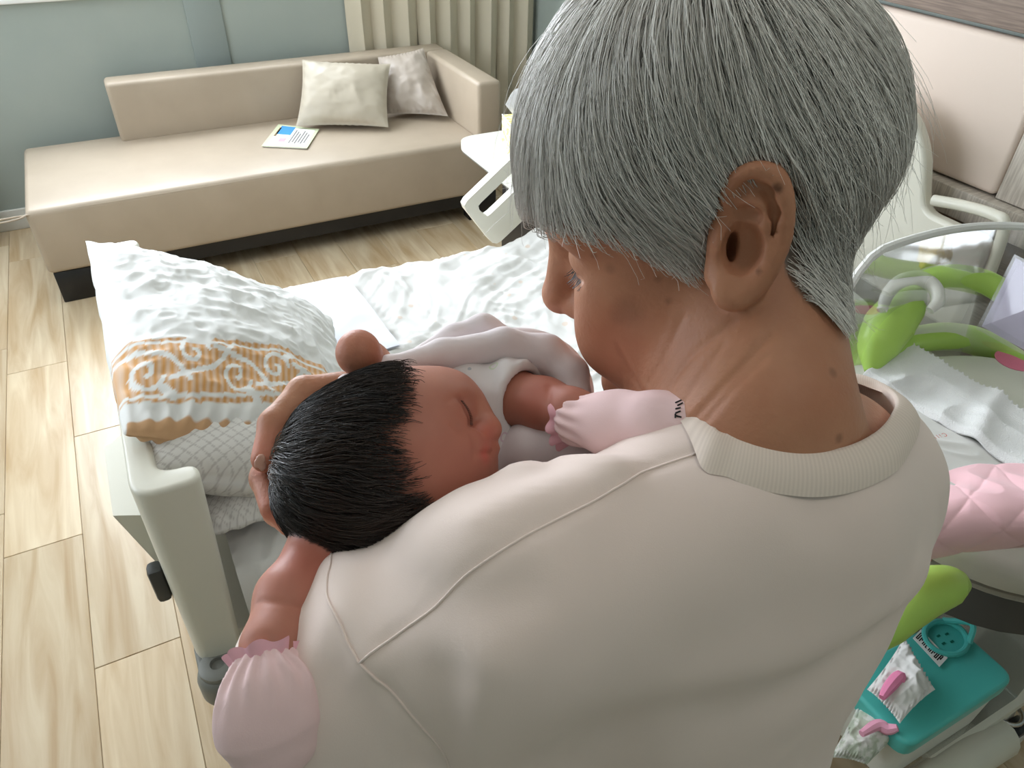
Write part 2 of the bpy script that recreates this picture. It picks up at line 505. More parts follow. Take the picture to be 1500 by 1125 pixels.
mb.tube(spline([(SX0 + 0.012, SY1 - 0.05, 0.392), (SX0 + 0.008, SY0 + 0.03, 0.392), (SX0 + 0.03, SY0 + 0.006, 0.392), (SX1 - 0.03, SY0 + 0.006, 0.392)], 60), 0.0035, 6)
mb.build('piping', M_leather, sofa)
box('backrest', 0.0, SX1, SY1 - 0.115, SY1 + 0.012, 0.40, 0.665, M_leather, sofa, 0.02, 4)
box('armrest', SX1 - 0.115, SX1 + 0.004, SY0 + 0.005, SY1 - 0.116, 0.40, 0.665, M_leather, sofa, 0.02, 4)
box('plinth', SX0 + 0.02, SX1 - 0.02, SY0 + 0.09, SY1 - 0.04, 0.07, 0.137, M_black, sofa)
for a, b in ((SX0 + 0.015, SY0 + 0.012), (SX1 - 0.165, SY0 + 0.012), (SX0 + 0.015, SY1 - 0.1), (SX1 - 0.165, SY1 - 0.1)):
    box('leg', a, a + 0.15, b, b + 0.07, 0.0, 0.1365, M_black, sofa, 0.003, 1)
mb = MB().box(SX0 + 0.166, SX1 - 0.166, SY0 + 0.02, SY0 + 0.06, 0.075, 0.1365); mb.build('rail', M_black, sofa, smooth=False)

def pillow(name, c4, thick, m, parent=None, n=44, wr=0.006, wsc=14, pinch=0.07, seed=0, power=0.55, crease=None):
    """c4: corners (00, 10, 11, 01); puffy closed cushion"""
    c = np.asarray(c4, float)
    t = np.linspace(-1, 1, n); Ug, Vg = np.meshgrid(t, t, indexing='ij')
    def base(u, v):
        uu = u * (1 - pinch * (1 - v ** 2)); vv = v * (1 - pinch * (1 - u ** 2))
        # edges pull in between the corners
        uu = u * (1 - pinch + pinch * v ** 2); vv = v * (1 - pinch + pinch * u ** 2)
        a, b = (uu + 1) / 2, (vv + 1) / 2
        return ((1 - a) * (1 - b))[..., None] * c[0] + (a * (1 - b))[..., None] * c[1] + (a * b)[..., None] * c[2] + ((1 - a) * b)[..., None] * c[3]
    B = base(Ug, Vg)
    nrm = np.cross(c[1] - c[0], c[3] - c[0]); nrm /= np.linalg.norm(nrm)
    h = thick / 2 * (np.clip(1 - Ug ** 2, 0, 1) * np.clip(1 - Vg ** 2, 0, 1)) ** power
    out = []
    for sgn in (1, -1):
        w = wr * ridge(B * wsc, 3, seed + (sgn > 0)) * np.clip(h / (thick / 2) * 2, 0, 1)
        ed = np.exp(-((1 - np.maximum(abs(Ug), abs(Vg))) / 0.10) ** 2)
        w = w + wr * 1.2 * ed * np.sin(40 * (Ug + 0.4 * Vg) + 6 * vnoise(B * 9, seed)) * np.clip(h / (thick / 2) * 3, 0, 1)
        out.append(B + sgn * (h + w)[..., None] * nrm)
    v = np.vstack([q.reshape(-1, 3) for q in out])
    f = gridfaces(n, n); f2 = f[:, ::-1] + n * n
    idx = np.arange(n * n).reshape(n, n)
    loop = np.concatenate([idx[:-1, 0], idx[-1, :-1], idx[:0:-1, -1], idx[0, :0:-1]])
    l2 = np.roll(loop, -1)
    f3 = np.stack([loop, loop + n * n, l2 + n * n, l2], -1)
    o = obj(name, v, np.vstack([f, f2, f3]), m, parent)
    return o
tag(pillow('throw_cushion', [(0.752, 3.60, 0.437), (1.145, 3.41, 0.437), (1.262, 3.65, 0.655), (0.865, 3.77, 0.685)], 0.15, M_leather2, seed=3, wr=0.005, wsc=9, pinch=0.06),
    'olive beige satin throw cushion lying in front on the sofa', 'cushion', 'throw cushions on the sofa')
tag(pillow('throw_cushion', [(1.19, 3.60, 0.437), (1.468, 3.44, 0.437), (1.455, 3.70, 0.70), (1.24, 3.77, 0.66)], 0.11, M_leather3, seed=8, wr=0.008, wsc=9, pinch=0.05),
    'taupe satin cushion tucked in the sofa corner by the armrest', 'cushion', 'throw cushions on the sofa')

# booklet on the seat
bk = thing('booklet', (0.7, 3.5, 0.416), 'thin booklet with blue and white cover lying on the sofa seat', 'booklet')
c00, c10, c11, c01 = [onz(*p, 0.421) for p in ((383, 215), (450, 218), (468, 190), (408, 183))]
def bkp(u, v, h): return (1 - u) * (1 - v) * c00 + u * (1 - v) * c10 + u * v * c11 + (1 - u) * v * c01 + np.array([0, 0, h])
def patch(name, u0, u1, v0, v1, h, m, par):
    a, b = [bkp(u, v, h) for u, v in ((u0, v0), (u1, v0), (u1, v1), (u0, v1))], [bkp(u, v, h + 0.0008) for u, v in ((u0, v0), (u1, v0), (u1, v1), (u0, v1))]
    return obj(name, a + b, [[3, 2, 1, 0], [4, 5, 6, 7], [0, 1, 5, 4], [1, 2, 6, 5], [2, 3, 7, 6], [3, 0, 4, 7]], m, par, smooth=False)
def slab(name, h0, h1, m, par, e=0.0):
    q = ((e, e), (1 - e, e), (1 - e, 1 - e), (e, 1 - e))
    a, b = [bkp(u, v, h0) for u, v in q], [bkp(u, v, h1) for u, v in q]
    return obj(name, a + b, [[3, 2, 1, 0], [4, 5, 6, 7], [0, 1, 5, 4], [1, 2, 6, 5], [2, 3, 7, 6], [3, 0, 4, 7]], m, par, smooth=False)
slab('page_block', -0.003, 0.002, M_paper, bk, 0.02)
cv = slab('cover', 0.0021, 0.0035, M_palegreen, bk)
patch('cover_print', 0.10, 0.93, 0.10, 0.90, 0.0036, M_paper, cv)
patch('blue_picture', 0.12, 0.45, 0.55, 0.93, 0.0045, M_blue, cv)
patch('pink_picture', 0.28, 0.42, 0.22, 0.38, 0.0045, mat('pink_ink', srgb(230, 170, 180), 0.6), cv)
patch('brown_stripe', 0.10, 0.15, 0.45, 0.85, 0.0045, mat('brown_ink', srgb(140, 120, 90), 0.6), cv)
for k in range(6):
    patch('text_line', 0.52 + 0.065 * k, 0.545 + 0.065 * k, 0.18 + 0.05 * (k % 2), 0.8 - 0.07 * (k % 3), 0.0045, M_greyink, cv)

# ================================================================== SIDE TABLE with tissue box and bottle
TZ = 0.62
tb = thing('bedside_table', (1.55, 2.4, 0), 'small white table with rounded corner between bed and sofa', 'table')
poly = rounded([(1.165, 1.99), (1.165, 2.675), (1.85, 2.675), (1.85, 1.99)], [0.05, 0.09, 0.09, 0.05], 8)
v, f = extrude_poly(poly, lambda a, b, h: (a, b, h), TZ - 0.028, TZ)
MB().add(v, f).build('table_top', mat('white_laminate', srgb(232, 232, 222), 0.3, 0.5), tb)
v, f = extrude_poly(poly * 0.996 + np.array([1.5, 2.3]) * 0.004, lambda a, b, h: (a, b, h), TZ - 0.034, TZ - 0.0281)
MB().add(v, f).build('edge_band', M_grey, tb)
box('cabinet_body', 1.33, 1.80, 2.06, 2.58, 0.06, TZ - 0.0345, M_black, tb, 0.004, 1)
box('foot_plate', 1.31, 1.82, 2.04, 2.60, 0.0, 0.06, M_dgrey, tb, 0.004, 1)

tis = thing('tissue_box', (1.33, 2.44, TZ), 'yellow patterned tissue box with white tissue pulled out, on table', 'tissue box')
t0 = onz(727, 234, TZ); t1 = onz(762, 246, TZ)
ang = math.radians(-12)
ca, sa = math.cos(ang), math.sin(ang)
bx0, by0 = 1.262, 2.385
def TBX(v):
    v = np.asarray(v, float)
    return np.stack([bx0 + ca * v[:, 0] - sa * v[:, 1], by0 + sa * v[:, 0] + ca * v[:, 1], v[:, 2]], -1)
S = 0.125
mb = MB().box(0, S, 0, S, TZ, TZ + 0.125, 0.002, 1, M=TBX); mb.build('carton', M_tbox, tis, smooth=False)
mb = MB()
for k in range(22):
    a, h = random.uniform(0.012, S - 0.012), random.uniform(0.012, 0.11)
    w = random.uniform(0.004, 0.009)
    mb.box(a - w, a + w, -0.0007, 0.0, TZ + h - w * 0.7, TZ + h + w * 0.7, M=TBX)
    mb.box(-0.0007, 0.0, a - w, a + w, TZ + h - w * 0.5, TZ + h + w * 0.5, M=TBX)
mb.build('leaf_print', M_paper, tis, smooth=False)['kind'] = 'stuff'
mb = MB()
for zz in (0.0015, 0.1235):
    mb.box(-0.001, S + 0.001, -0.001, 0.003, TZ + zz, TZ + zz + 0.003, M=TBX); mb.box(-0.001, 0.003, -0.001, S + 0.001, TZ + zz, TZ + zz + 0.003, M=TBX)
mb.build('white_border', M_paper, tis, smooth=False)['kind'] = 'stuff'
n = 18
tt = np.linspace(0, 1, n)
A, B = np.meshgrid(np.linspace(-1, 1, n), tt, indexing='ij')
X = S / 2 + A * (0.018 + 0.055 * B) ; Yv = S / 2 + 0.018 * np.sin(4 * A + 3 * B) * (0.3 + B); Z = TZ + 0.12 + 0.115 * B * (1 - 0.25 * A ** 2) + 0.02 * A * B
v = TBX(np.stack([X, Yv, Z], -1).reshape(-1, 3))
v2 = TBX(np.stack([X + 0.01 * B, Yv + 0.02 + 0.02 * np.cos(5 * A), Z * 1.0 - 0.012 * B], -1).reshape(-1, 3))
f = gridfaces(n, n)
obj('tissue', np.vstack([v, v2]), np.vstack([f, f[:, ::-1] + n * n]), mat('tissue_paper', srgb(244, 244, 248), 0.9), tis)
bt = thing('pump_bottle', (1.50, 2.555, TZ), 'white plastic pump bottle standing behind the tissue box', 'bottle')
bc = (1.475, 2.575, TZ)
MB().add(*lathe([(0.03, 0.001), (0.033, 0.006), (0.033, 0.13), (0.026, 0.15), (0.014, 0.16), (0.014, 0.168)], bc, 24)).build('body', M_tank, bt)
MB().add(*lathe([(0.017, 0.1685), (0.018, 0.172), (0.018, 0.20), (0.016, 0.205), (0.004, 0.206)], bc, 24)).build('cap', M_white, bt)

# ================================================================== HOSPITAL BED
BX0, BX1, BY0, BY1, BZ = -0.085, 2.0, 0.945, 1.875, 0.56
HX, HANG = 0.98, math.radians(17)
bed = thing('hospital_bed', (0.95, 1.4, 0), 'white adjustable hospital bed with raised back along the far wall side', 'bed')

def prism_round(poly, z0, z1, r, taper=0.0, seg=4):
    """vertical prism with a rounded top edge; poly counter-clockwise"""
    p = np.asarray(poly, float)
    e = np.roll(p, -1, 0) - p; nn = np.stack([e[:, 1], -e[:, 0]], -1); nn /= np.linalg.norm(nn, axis=1, keepdims=True) + 1e-9
    vn = nn + np.roll(nn, 1, 0); vn /= np.linalg.norm(vn, axis=1, keepdims=True) + 1e-9
    rings = [(z0, 0.004), (z0 + 0.004, 0.0), (z1 - r, 0.0)] + [(z1 - r + r * math.sin(a), r * (1 - math.cos(a))) for a in np.linspace(0.3, math.pi / 2, seg)]
    v = []
    for z, off in rings:
        q = p - vn * off
        v += [(a, b, z) for a, b in q]
    n = len(p); f = []
    for k in range(len(rings) - 1):
        for j in range(n): f.append([k * n + j, k * n + (j + 1) % n, (k + 1) * n + (j + 1) % n, (k + 1) * n + j])
    f.append(list(range(n))[::-1]); f.append(list(range((len(rings) - 1) * n, len(rings) * n)))
    return np.array(v), f
fb = rounded([(-0.03, 0.925), (-0.03, 0.967), (-0.088, 0.972), (-0.088, 1.835), (-0.03, 1.84), (-0.03, 1.885), (-0.13, 1.885), (-0.13, 0.925)],
             [0.02, 0.02, 0.03, 0.03, 0.02, 0.02, 0.045, 0.045], 6)
v, f = prism_round(fb, 0.42, 0.835, 0.009)
s = np.clip((0.80 - v[:, 2]) / 0.4, 0, 1)                      # narrows towards the foot
v[:, 0] += -0.022 * s * np.clip((v[:, 0] + 0.085) / 0.055, 0, 1)
v[:, 1] += -0.02 * s * (v[:, 1] < 1.0)
v[:, 2] -= 0.035 * np.clip((v[:, 1] - 1.3) / 0.5, 0, 1) * (v[:, 2] > 0.7)
MB().add(v, f).build('foot_board', M_white, bed)
def bumper(cx, cy):
    MB().add(*prism_round(rounded([(cx - 0.034, cy - 0.02), (cx + 0.04, cy - 0.005), (cx + 0.05, cy + 0.075), (cx - 0.034, cy + 0.075)], 0.02, 4), 0.395, 0.424, 0.006)).build('corner_bracket', M_grey, bed)
    b = MB().add(*lathe([(0.02, 0.345), (0.037, 0.35), (0.041, 0.362), (0.041, 0.40), (0.037, 0.414), (0.033, 0.417), (0.033, 0.428), (0.026, 0.432), (0.013, 0.432), (0.011, 0.42), (0.002, 0.42)], (cx, cy, 0), 28)).build('corner_roller', M_grey, bed)
    MB().add(*lathe([(0.001, 0.4205), (0.010, 0.4205), (0.010, 0.4225), (0.001, 0.4225)], (cx, cy, 0), 14)).build('roller_bolt', M_dgrey, b)
bumper(-0.098, 0.893)
# outlet box and clip hung outside the foot board
mb = MB()
for pts in ([(-0.175, 1.02, 0.73), (-0.132, 1.00, 0.73), (-0.132, 1.23, 0.73), (-0.175, 1.20, 0.73), (-0.165, 1.05, 0.69), (-0.132, 1.0, 0.58), (-0.132, 1.23, 0.58), (-0.165, 1.19, 0.69)],):
    mb.add(pts, [[0, 1, 2, 3], [7, 6, 5, 4], [0, 4, 5, 1], [1, 5, 6, 2], [2, 6, 7, 3], [3, 7, 4, 0]])
mb.build('remote_holder', M_white, bed, smooth=False)
MB().box(-0.155, -0.131, 0.955, 0.985, 0.56, 0.64, 0.008, 2).build('hook', M_dgrey, bed)
# mattress and frame
def lift(x):
    d = np.clip(np.asarray(x, float) - HX, 0, None)
    return d * math.tan(HANG) * np.clip(d / 0.12, 0, 1) ** 0.5
mv, mf = soft_block(-0.018, 1.46, BY0 + 0.012, BY1 - 0.012, 0.405, BZ - 0.02, 0.04, 0.0)
mv[:, 2] += lift(mv[:, 0])
MB().add(mv, mf).build('mattress', mat('mattress_cover', srgb(226, 226, 226), 0.7), bed)
fv, ff = boxmesh(-0.08, 1.98, BY0 + 0.03, BY1 - 0.03, 0.33, 0.395, 0.01, 2)
MB().add(fv, ff).build('bed_frame', M_white, bed)
box('base_frame', 0.1, 1.85, 1.1, 1.75, 0.14, 0.20, M_grey, bed, 0.01, 2)
for a in (0.45, 1.45): box('lift_column', a, a + 0.1, 1.35, 1.47, 0.20, 0.33, M_grey, bed)
for a in (0.13, 1.80):
    for b in (1.13, 1.72):
        MB().tube([(a, b - 0.018, 0.062), (a, b + 0.018, 0.062)], 0.062, 20).build('caster', M_dgrey, bed)
        MB().box(a - 0.016, a + 0.016, b - 0.028, b + 0.028, 0.07, 0.14).build('caster_fork', M_grey, bed)
# head board
hb = rounded([(1.02, 0.45), (1.78, 0.45), (1.80, 0.80), (1.72, 0.97), (1.55, 1.02), (1.38, 0.985), (1.30, 0.90), (1.24, 0.74), (1.02, 0.74)], [0.03, 0.03, 0.06, 0.08, 0.06, 0.05, 0.06, 0.04, 0.04], 6)
v, f = extrude_poly(hb, lambda a, b, h: (h, a, b), 2.03, 2.075)
o = MB().add(v, f).build('head_board', M_white, bed)
bv = o.modifiers.new('bevel', 'BEVEL'); bv.width = 0.012; bv.segments = 3; bv.limit_method = 'ANGLE'; bv.angle_limit = math.radians(50)
MB().tube(spline([(2.05, 1.235, 0.775), (2.06, 1.15, 0.79), (2.06, 1.06, 0.80), (2.06, 1.02, 0.78), (2.06, 1.0, 0.62)], 24), 0.016, 10).build('head_rail', M_white, bed)
# far side rail, tipped with the back section (outline read in the plane y = 1.95)
ra = (0.867, 0.691); dx, dz = math.cos(math.radians(36)), math.sin(math.radians(36)); ux, uz = -dz, dx
def RP(a, b): return (ra[0] + dx * a - ux * b, ra[1] + dz * a - uz * b)
LN, WD = 0.86, 0.20
outer = rounded([RP(0, 0), RP(LN, 0), RP(LN + 0.05, WD), RP(-0.005, WD)], [0.022, 0.06, 0.04, 0.03], 6)
inner = rounded([RP(0.032, 0.040), RP(LN - 0.06, 0.040), RP(LN - 0.06, 0.095), RP(0.034, 0.095)], [0.014, 0.03, 0.03, 0.014], 6)
def ring_plate(outer, inner, y0, y1):
    # resample both outlines to the same count and bridge
    def rs(p, n):
        q = np.vstack([p, p[:1]]); s = np.concatenate([[0], np.cumsum(np.linalg.norm(np.diff(q, axis=0), axis=1))])
        t = np.linspace(0, s[-1], n, endpoint=False)
        return np.stack([np.interp(t, s, q[:, 0]), np.interp(t, s, q[:, 1])], -1)
    N = 120; a = rs(outer, N); b = rs(inner, N)
    v = [(p[0], y, p[1]) for y in (y0, y1) for p in a] + [(p[0], y, p[1]) for y in (y0, y1) for p in b]
    f = []
    for i in range(N):
        j = (i + 1) % N
        f += [[i, j, N + j, N + i], [2 * N + i, 3 * N + i, 3 * N + j, 2 * N + j], [i, 2 * N + i, 2 * N + j, j], [N + i, N + j, 3 * N + j, 3 * N + i]]
    return v, f
o = MB().add(*ring_plate(outer, inner, 1.945, 1.975)).build('side_rail', M_white, bed)
bv = o.modifiers.new('bevel', 'BEVEL'); bv.width = 0.009; bv.segments = 3; bv.limit_method = 'ANGLE'; bv.angle_limit = math.radians(50)
rx, rz = RP(0.36, 0.150)
for q in ((0.25, 0.135),):
    a, b = RP(*q)
    MB().tube([(a, 1.937, b), (a, 1.946, b)], 0.008, 12).build('rail_bolt', M_grey, bed)
for q in (0.25, 0.55):
    a, b = RP(q, 0.19); MB().tube([(a, 1.955, b), (a + 0.02, 1.86, b - 0.14)], 0.014, 10).build('rail_arm', M_white, bed)

# ---- bed sheet: one crumpled cloth over the mattress
nx, ns = 240, 190
xs = np.linspace(-0.024, 1.475, nx)
prof = []
for t in np.linspace(0, 1, ns):
    L1, L2 = 0.15, BY1 - BY0
    d = t * (2 * L1 + L2)
    if d < L1: prof.append((BY0, 0.42 + d / L1 * (BZ - 0.42)))
    elif d < L1 + L2: prof.append((BY0 + d - L1, BZ))
    else: prof.append((BY1, BZ - (d - L1 - L2) / L1 * (BZ - 0.42)))
prof = np.array(prof)
for _ in range(5): prof[1:-1] = 0.25 * prof[:-2] + 0.5 * prof[1:-1] + 0.25 * prof[2:]
Xg, Tg = np.meshgrid(xs, np.arange(ns), indexing='ij')
Y = prof[Tg, 0]; Z = prof[Tg, 1]
P = np.stack([Xg, Y, Z], -1)
warp = 0.35 * np.stack([vnoise(P * 3.1, 1), vnoise(P * 3.3, 2), 0 * Xg], -1)
q = (P + warp * 0.25)
ca, sa = math.cos(0.5), math.sin(0.5)
rot = np.stack([q[..., 0] * ca + q[..., 1] * sa, -q[..., 0] * sa + q[..., 1] * ca, q[..., 2]], -1)
wr = 0.0075 * ridge(rot * np.array([4.5, 13, 6]), 3, 11) + 0.0055 * ridge(np.stack([rot[..., 1], rot[..., 0], rot[..., 2]], -1) * np.array([8, 22, 6]), 2, 21)
wr = wr + 0.012 * np.clip(ridge(rot * np.array([1.3, 5.0, 2]), 2, 31) - 0.55, 0, 1)
flat = np.clip((BZ - Z) / 0.05, 0, 1)
N = np.stack([0 * Y, np.where(Y < 1.4, -1, 1) * flat, 1 - flat], -1); N /= np.linalg.norm(N, axis=-1, keepdims=True)
P = P + N * (0.012 + wr)[..., None]
P[..., 2] += lift(P[..., 0])
fv = gridfaces(nx, ns); v = P.reshape(-1, 3)
sh = obj('bed_sheet', np.vstack([v, v - N.reshape(-1, 3) * 0.004]), np.vstack([fv, fv[:, ::-1] + len(v)]), None)
# small faded orange blossoms printed in rows
def blossom_mat():
    m = mat('floral_sheet', srgb(230, 229, 226), 0.8, 0.2, sheen=0.1)
    N_, L = m.node_tree.nodes, m.node_tree.links; b = N_['Principled BSDF']
    tc = N_.new('ShaderNodeTexCoord'); vo = N_.new('ShaderNodeTexVoronoi'); vo.inputs['Scale'].default_value = 16
    L.new(tc.outputs['Object'], vo.inputs['Vector'])
    r = N_.new('ShaderNodeMapRange'); r.inputs[1].default_value = 0.16; r.inputs[2].default_value = 0.10; r.inputs[3].default_value = 0; r.inputs[4].default_value = 0.45
    L.new(vo.outputs['Distance'], r.inputs[0])
    x = N_.new('ShaderNodeMix'); x.data_type = 'RGBA'; x.inputs[6].default_value = (*srgb(230, 229, 226), 1); x.inputs[7].default_value = (*srgb(220, 186, 156), 1)
    L.new(r.outputs[0], x.inputs[0]); L.new(x.outputs[2], b.inputs['Base Color'])
    return m
sh.data.materials.append(blossom_mat())
tag(sh, 'crumpled white bed sheet with faint orange blossoms covering the mattress', 'sheet')

# plain absorbent pad beside the pillow
n = 40
A, B = np.meshgrid(np.linspace(0.0, 1, n), np.linspace(0, 1, n), indexing='ij')
X = 0.10 + 0.36 * A - 0.10 * B * (A > 2); Yp = 1.46 + 0.405 * B
X = X + 0.03 * (1 - B) * (A - 0.5); Zp = BZ + 0.034 + 0.003 * ridge(np.stack([X, Yp, 0 * X], -1) * 9, 2, 5) + 0.004 * np.sin(6 * A + 4 * B) - 0.09 * np.clip(Yp - 1.845, 0, 1) * 8
v = np.stack([X, Yp, Zp], -1).reshape(-1, 3); f = gridfaces(n, n)
o = obj('bed_pad', np.vstack([v, v - [0, 0, 0.004]]), np.vstack([f, f[:, ::-1] + n * n]), M_towelpad)
tag(o, 'smooth bluish white cotton pad on the sheet beside the pillow', 'bed pad')

# ---- pillows
def seg_dist(P, a, b):
    a, b = np.asarray(a, float), np.asarray(b, float); ab = b - a
    t = np.clip(((P - a) @ ab) / (ab @ ab), 0, 1)
    return np.linalg.norm(P - a - t[..., None] * ab, axis=-1)
def poly_dist(P, pts):
    d = np.full(P.shape[:-1], 9.0)
    for a, b in zip(pts[:-1], pts[1:]): d = np.minimum(d, seg_dist(P, a, b))
    return d
def spiral(c, r0, r1, a0, a1, n=22):
    t = np.linspace(0, 1, n); a = a0 + (a1 - a0) * t; r = r0 + (r1 - r0) * t
    return np.stack([c[0] + r * np.cos(a), c[1] + r * np.sin(a)], -1)
n = 170
A_, B_, C_, D_ = (-0.128, 1.73, 0.885), (-0.118, 1.03, 0.875), (0.215, 1.03, 0.67), (0.35, 1.60, 0.625)
pl = pillow('bed_pillow', [B_, C_, D_, A_], 0.20, None, n=n, wr=0.0075, wsc=13, pinch=0.02, seed=5, power=0.5)
t = np.linspace(-1, 1, n); Ug, Vg = np.meshgrid(t, t, indexing='ij')
# Vg = -1 at the near (open) end; a printed border band runs across it
uv = np.stack([Ug, Vg], -1)
bandc = -0.60 + 0.05 * np.sin(3 * Ug)
band = (np.abs(Vg - bandc) < 0.23 + 0.02 * Ug).astype(float)
scr = np.full(Ug.shape, 9.0)
for k, cx_ in enumerate(np.linspace(-0.85, 0.85, 6)):
    s_ = 1 if k % 2 else -1
    cy_ = -0.60 + s_ * 0.06
    scr = np.minimum(scr, poly_dist(uv, spiral((cx_, cy_), 0.13, 0.02, s_ * 0.3, s_ * 7.5)) - 0.016)
    scr = np.minimum(scr, poly_dist(uv, spline([(cx_ - 0.17, -0.60 - s_ * 0.12), (cx_, cy_ - s_ * 0.14), (cx_ + 0.17, -0.60 - s_ * 0.02), (cx_ + 0.3, -0.60 + s_ * 0.14)], 14)) - 0.018)
    scr = np.minimum(scr, poly_dist(uv, [(cx_ + 0.10, cy_ + s_ * 0.1), (cx_ + 0.19, cy_ + s_ * 0.17)]) - 0.028)
lines = np.minimum(np.abs(Vg - bandc - 0.185), np.abs(Vg - bandc + 0.185)) - 0.012
band2 = ((Vg < -0.945) & (Ug > -0.98)).astype(float)
orange = np.maximum(0.8 * band2, band * (scr > 0) * (lines > 0) * (0.8 + 0.2 * np.sin(Ug * 110)))
fattr(pl, 'print', np.concatenate([orange.ravel(), orange.ravel()]))
pl.data.materials.append(mat('pillow_case', srgb(226, 226, 223), 0.75, 0.2, sheen=0.1, attr=('print', srgb(206, 150, 84))))
tag(pl, 'white pillow with orange scroll print border leaning on the foot board', 'pillow')
def diamond(name, c4, th, sc, label, parent=None, seed=1, n=110):
    o = pillow(name, c4, th, None, parent, n=n, wr=0.003, wsc=10, pinch=0.02, seed=seed, power=0.42)
    t = np.linspace(-1, 1, n); a, b = np.meshgrid(t, t, indexing='ij')
    p, q = (a * 1.3 + b) * sc, (a * 1.3 - b) * sc
    g = np.minimum(np.abs(p - np.round(p)), np.abs(q - np.round(q))) < 0.07
    g = g * 0.4 + 0.9 * (np.hypot(a - 0.3, b - 0.1) < 0.05) * 0
    fattr(o, 'print', np.concatenate([g.ravel(), g.ravel()]))
    o.data.materials.append(mat('quilt_print', srgb(232, 230, 226), 0.8, 0.2, attr=('print', srgb(150, 142, 138))))
    if label: tag(o, label, 'pillow')
    return o
diamond('inner_pillow', [(-0.105, 1.00, 0.80), (0.165, 0.985, 0.665), (0.19, 1.16, 0.69), (-0.105, 1.16, 0.83)], 0.15, 5, None, pl, seed=4)
diamond('bed_pillow', [(-0.078, 0.985, 0.652), (0.36, 0.985, 0.652), (0.36, 1.42, 0.652), (-0.078, 1.42, 0.652)], 0.115, 12, 'flat pillow with grey diamond lattice print lying under the leaning pillow', seed=6, n=170)

# ================================================================== BABY COT
RCX, RCY = 1.33, 0.475
def oval(a, b, z, n=64, e=2.4, cx=RCX, cy=RCY):
    t = np.linspace(0, 2 * math.pi, n, endpoint=False)
    c, s = np.cos(t), np.sin(t)
    return np.stack([cx + a * np.sign(c) * np.abs(c) ** (2 / e), cy + b * np.sign(s) * np.abs(s) ** (2 / e), np.full(n, z) if np.isscalar(z) else z], -1)
def rimz(x): 
    u = np.clip((x - 0.98) / 0.25, 0, 1); return 0.86 + 0.14 * u * u * (3 - 2 * u)
cot = thing('baby_cot', (1.33, 0.47, 0), 'hospital baby cot with clear acrylic tub and lime green end handles', 'baby cot')
top = oval(0.376, 0.333, 1.0); top[:, 2] = rimz(top[:, 0])
rings = []
for k, t in enumerate(np.linspace(0, 1, 8)):
    r = oval(0.335 + 0.041 * t, 0.292 + 0.041 * t, 0.665); r[:, 2] = 0.665 + t * (top[:, 2] - 0.665); rings.append(r)
v = np.vstack(rings); f = []
n = 64
for k in range(7):
    for j in range(n): f.append([k * n + j, k * n + (j + 1) % n, (k + 1) * n + (j + 1) % n, (k + 1) * n + j])
f.append(list(range(n))[::-1])
tub = MB().add(v, f).build('tub', M_acryl, cot)
tv, tf = tubemesh(np.vstack([top, top[:1]]), 0.0085, 8, False)
MB().add(tv, tf).build('tub_rim', M_acryl_rim, tub)
# grey under-tray and posts
MB().add(*prism_round(oval(0.325, 0.285, 0, 40)[:, :2], 0.57, 0.662, 0.01)).build('under_tray', M_dgrey, cot)
for a in (1.12, 1.54): box('post', a - 0.025, a + 0.025, 0.60, 0.65, 0.16, 0.585, M_white, cot, 0.008, 2)
base = MB()
for b in (0.205, 0.66): base.tube(spline([(0.90, b, 0.135), (1.0, b, 0.155), (1.3, b, 0.16), (1.62, b, 0.155), (1.72, b, 0.135)], 20), 0.034, 14)
base.build('base_runner', M_white, cot) if False else None
for b, xe in ((0.205, 1.30), (0.66, 1.70)):
    MB().tube(spline([(0.84, b, 0.13), (0.95, b, 0.15), ((0.95 + xe) / 2, b, 0.155), (xe - 0.08, b, 0.15), (xe, b, 0.13)], 20), 0.04, 14).build('base_runner', M_white, cot)
MB().box(1.09, 1.57, 0.22, 0.64, 0.16, 0.185, 0.01, 2).build('base_plate', M_white, cot)
for a, b in ((1.375, 0.235), (0.93, 0.205), (1.60, 0.66), (0.93, 0.66)):
    o = MB().tube([(a + 0.0, b - 0.045, 0.055), (a + 0.0, b - 0.012, 0.055)], 0.055, 26).build('caster', M_black, cot)
    MB().tube([(a, b - 0.0475, 0.055), (a, b - 0.0452, 0.055)], 0.034, 22).build('hub', M_tank, o)
    MB().box(a - 0.03, a + 0.03, b - 0.010, b + 0.02, 0.05, 0.115, 0.008, 2).build('fork', M_white, o)
MB().add(*tubemesh([(1.375 + 0.03 * math.cos(t), 0.235 + 0.03 * math.sin(t), 0.120) for t in np.linspace(0, 2 * math.pi, 24)], 0.005, 8, False)).build('swivel_ring', M_chrome, cot)
# lime end handle at the far end: a curled lug, an arched grip and a lower rail
def ztube(px, r, m, name, flat=1.0, n=14, res=40):
    P = spline([onz(a, b, z) for a, b, z in px], res)
    R = np.interp(np.linspace(0, 1, res), np.linspace(0, 1, len(r)), r)
    v, f = tubemesh(P, R, n)
    return v, f
lug = MB()
lug.add(*ztube([(1275, 545, 0.74), (1285, 510, 0.77), (1303, 475, 0.80), (1326, 447, 0.82), (1345, 428, 0.83)], [0.012, 0.042, 0.052, 0.044, 0.020], M_lime, ''))
lug.build('end_lug', M_lime, cot)
MB().add(*ztube([(1338, 432, 0.83), (1355, 412, 0.86), (1395, 404, 0.88), (1440, 412, 0.875), (1480, 436, 0.86), (1525, 475, 0.84)], [0.020, 0.023, 0.025, 0.025, 0.025, 0.025], M_lime, '')).build('end_grip', M_lime, cot)
MB().add(*ztube([(1296, 520, 0.745), (1335, 500, 0.74), (1385, 493, 0.735), (1430, 500, 0.72), (1475, 525, 0.70), (1530, 565, 0.69)], [0.024, 0.030, 0.032, 0.032, 0.032, 0.032], M_lime, '')).build('end_rail', M_lime, cot)
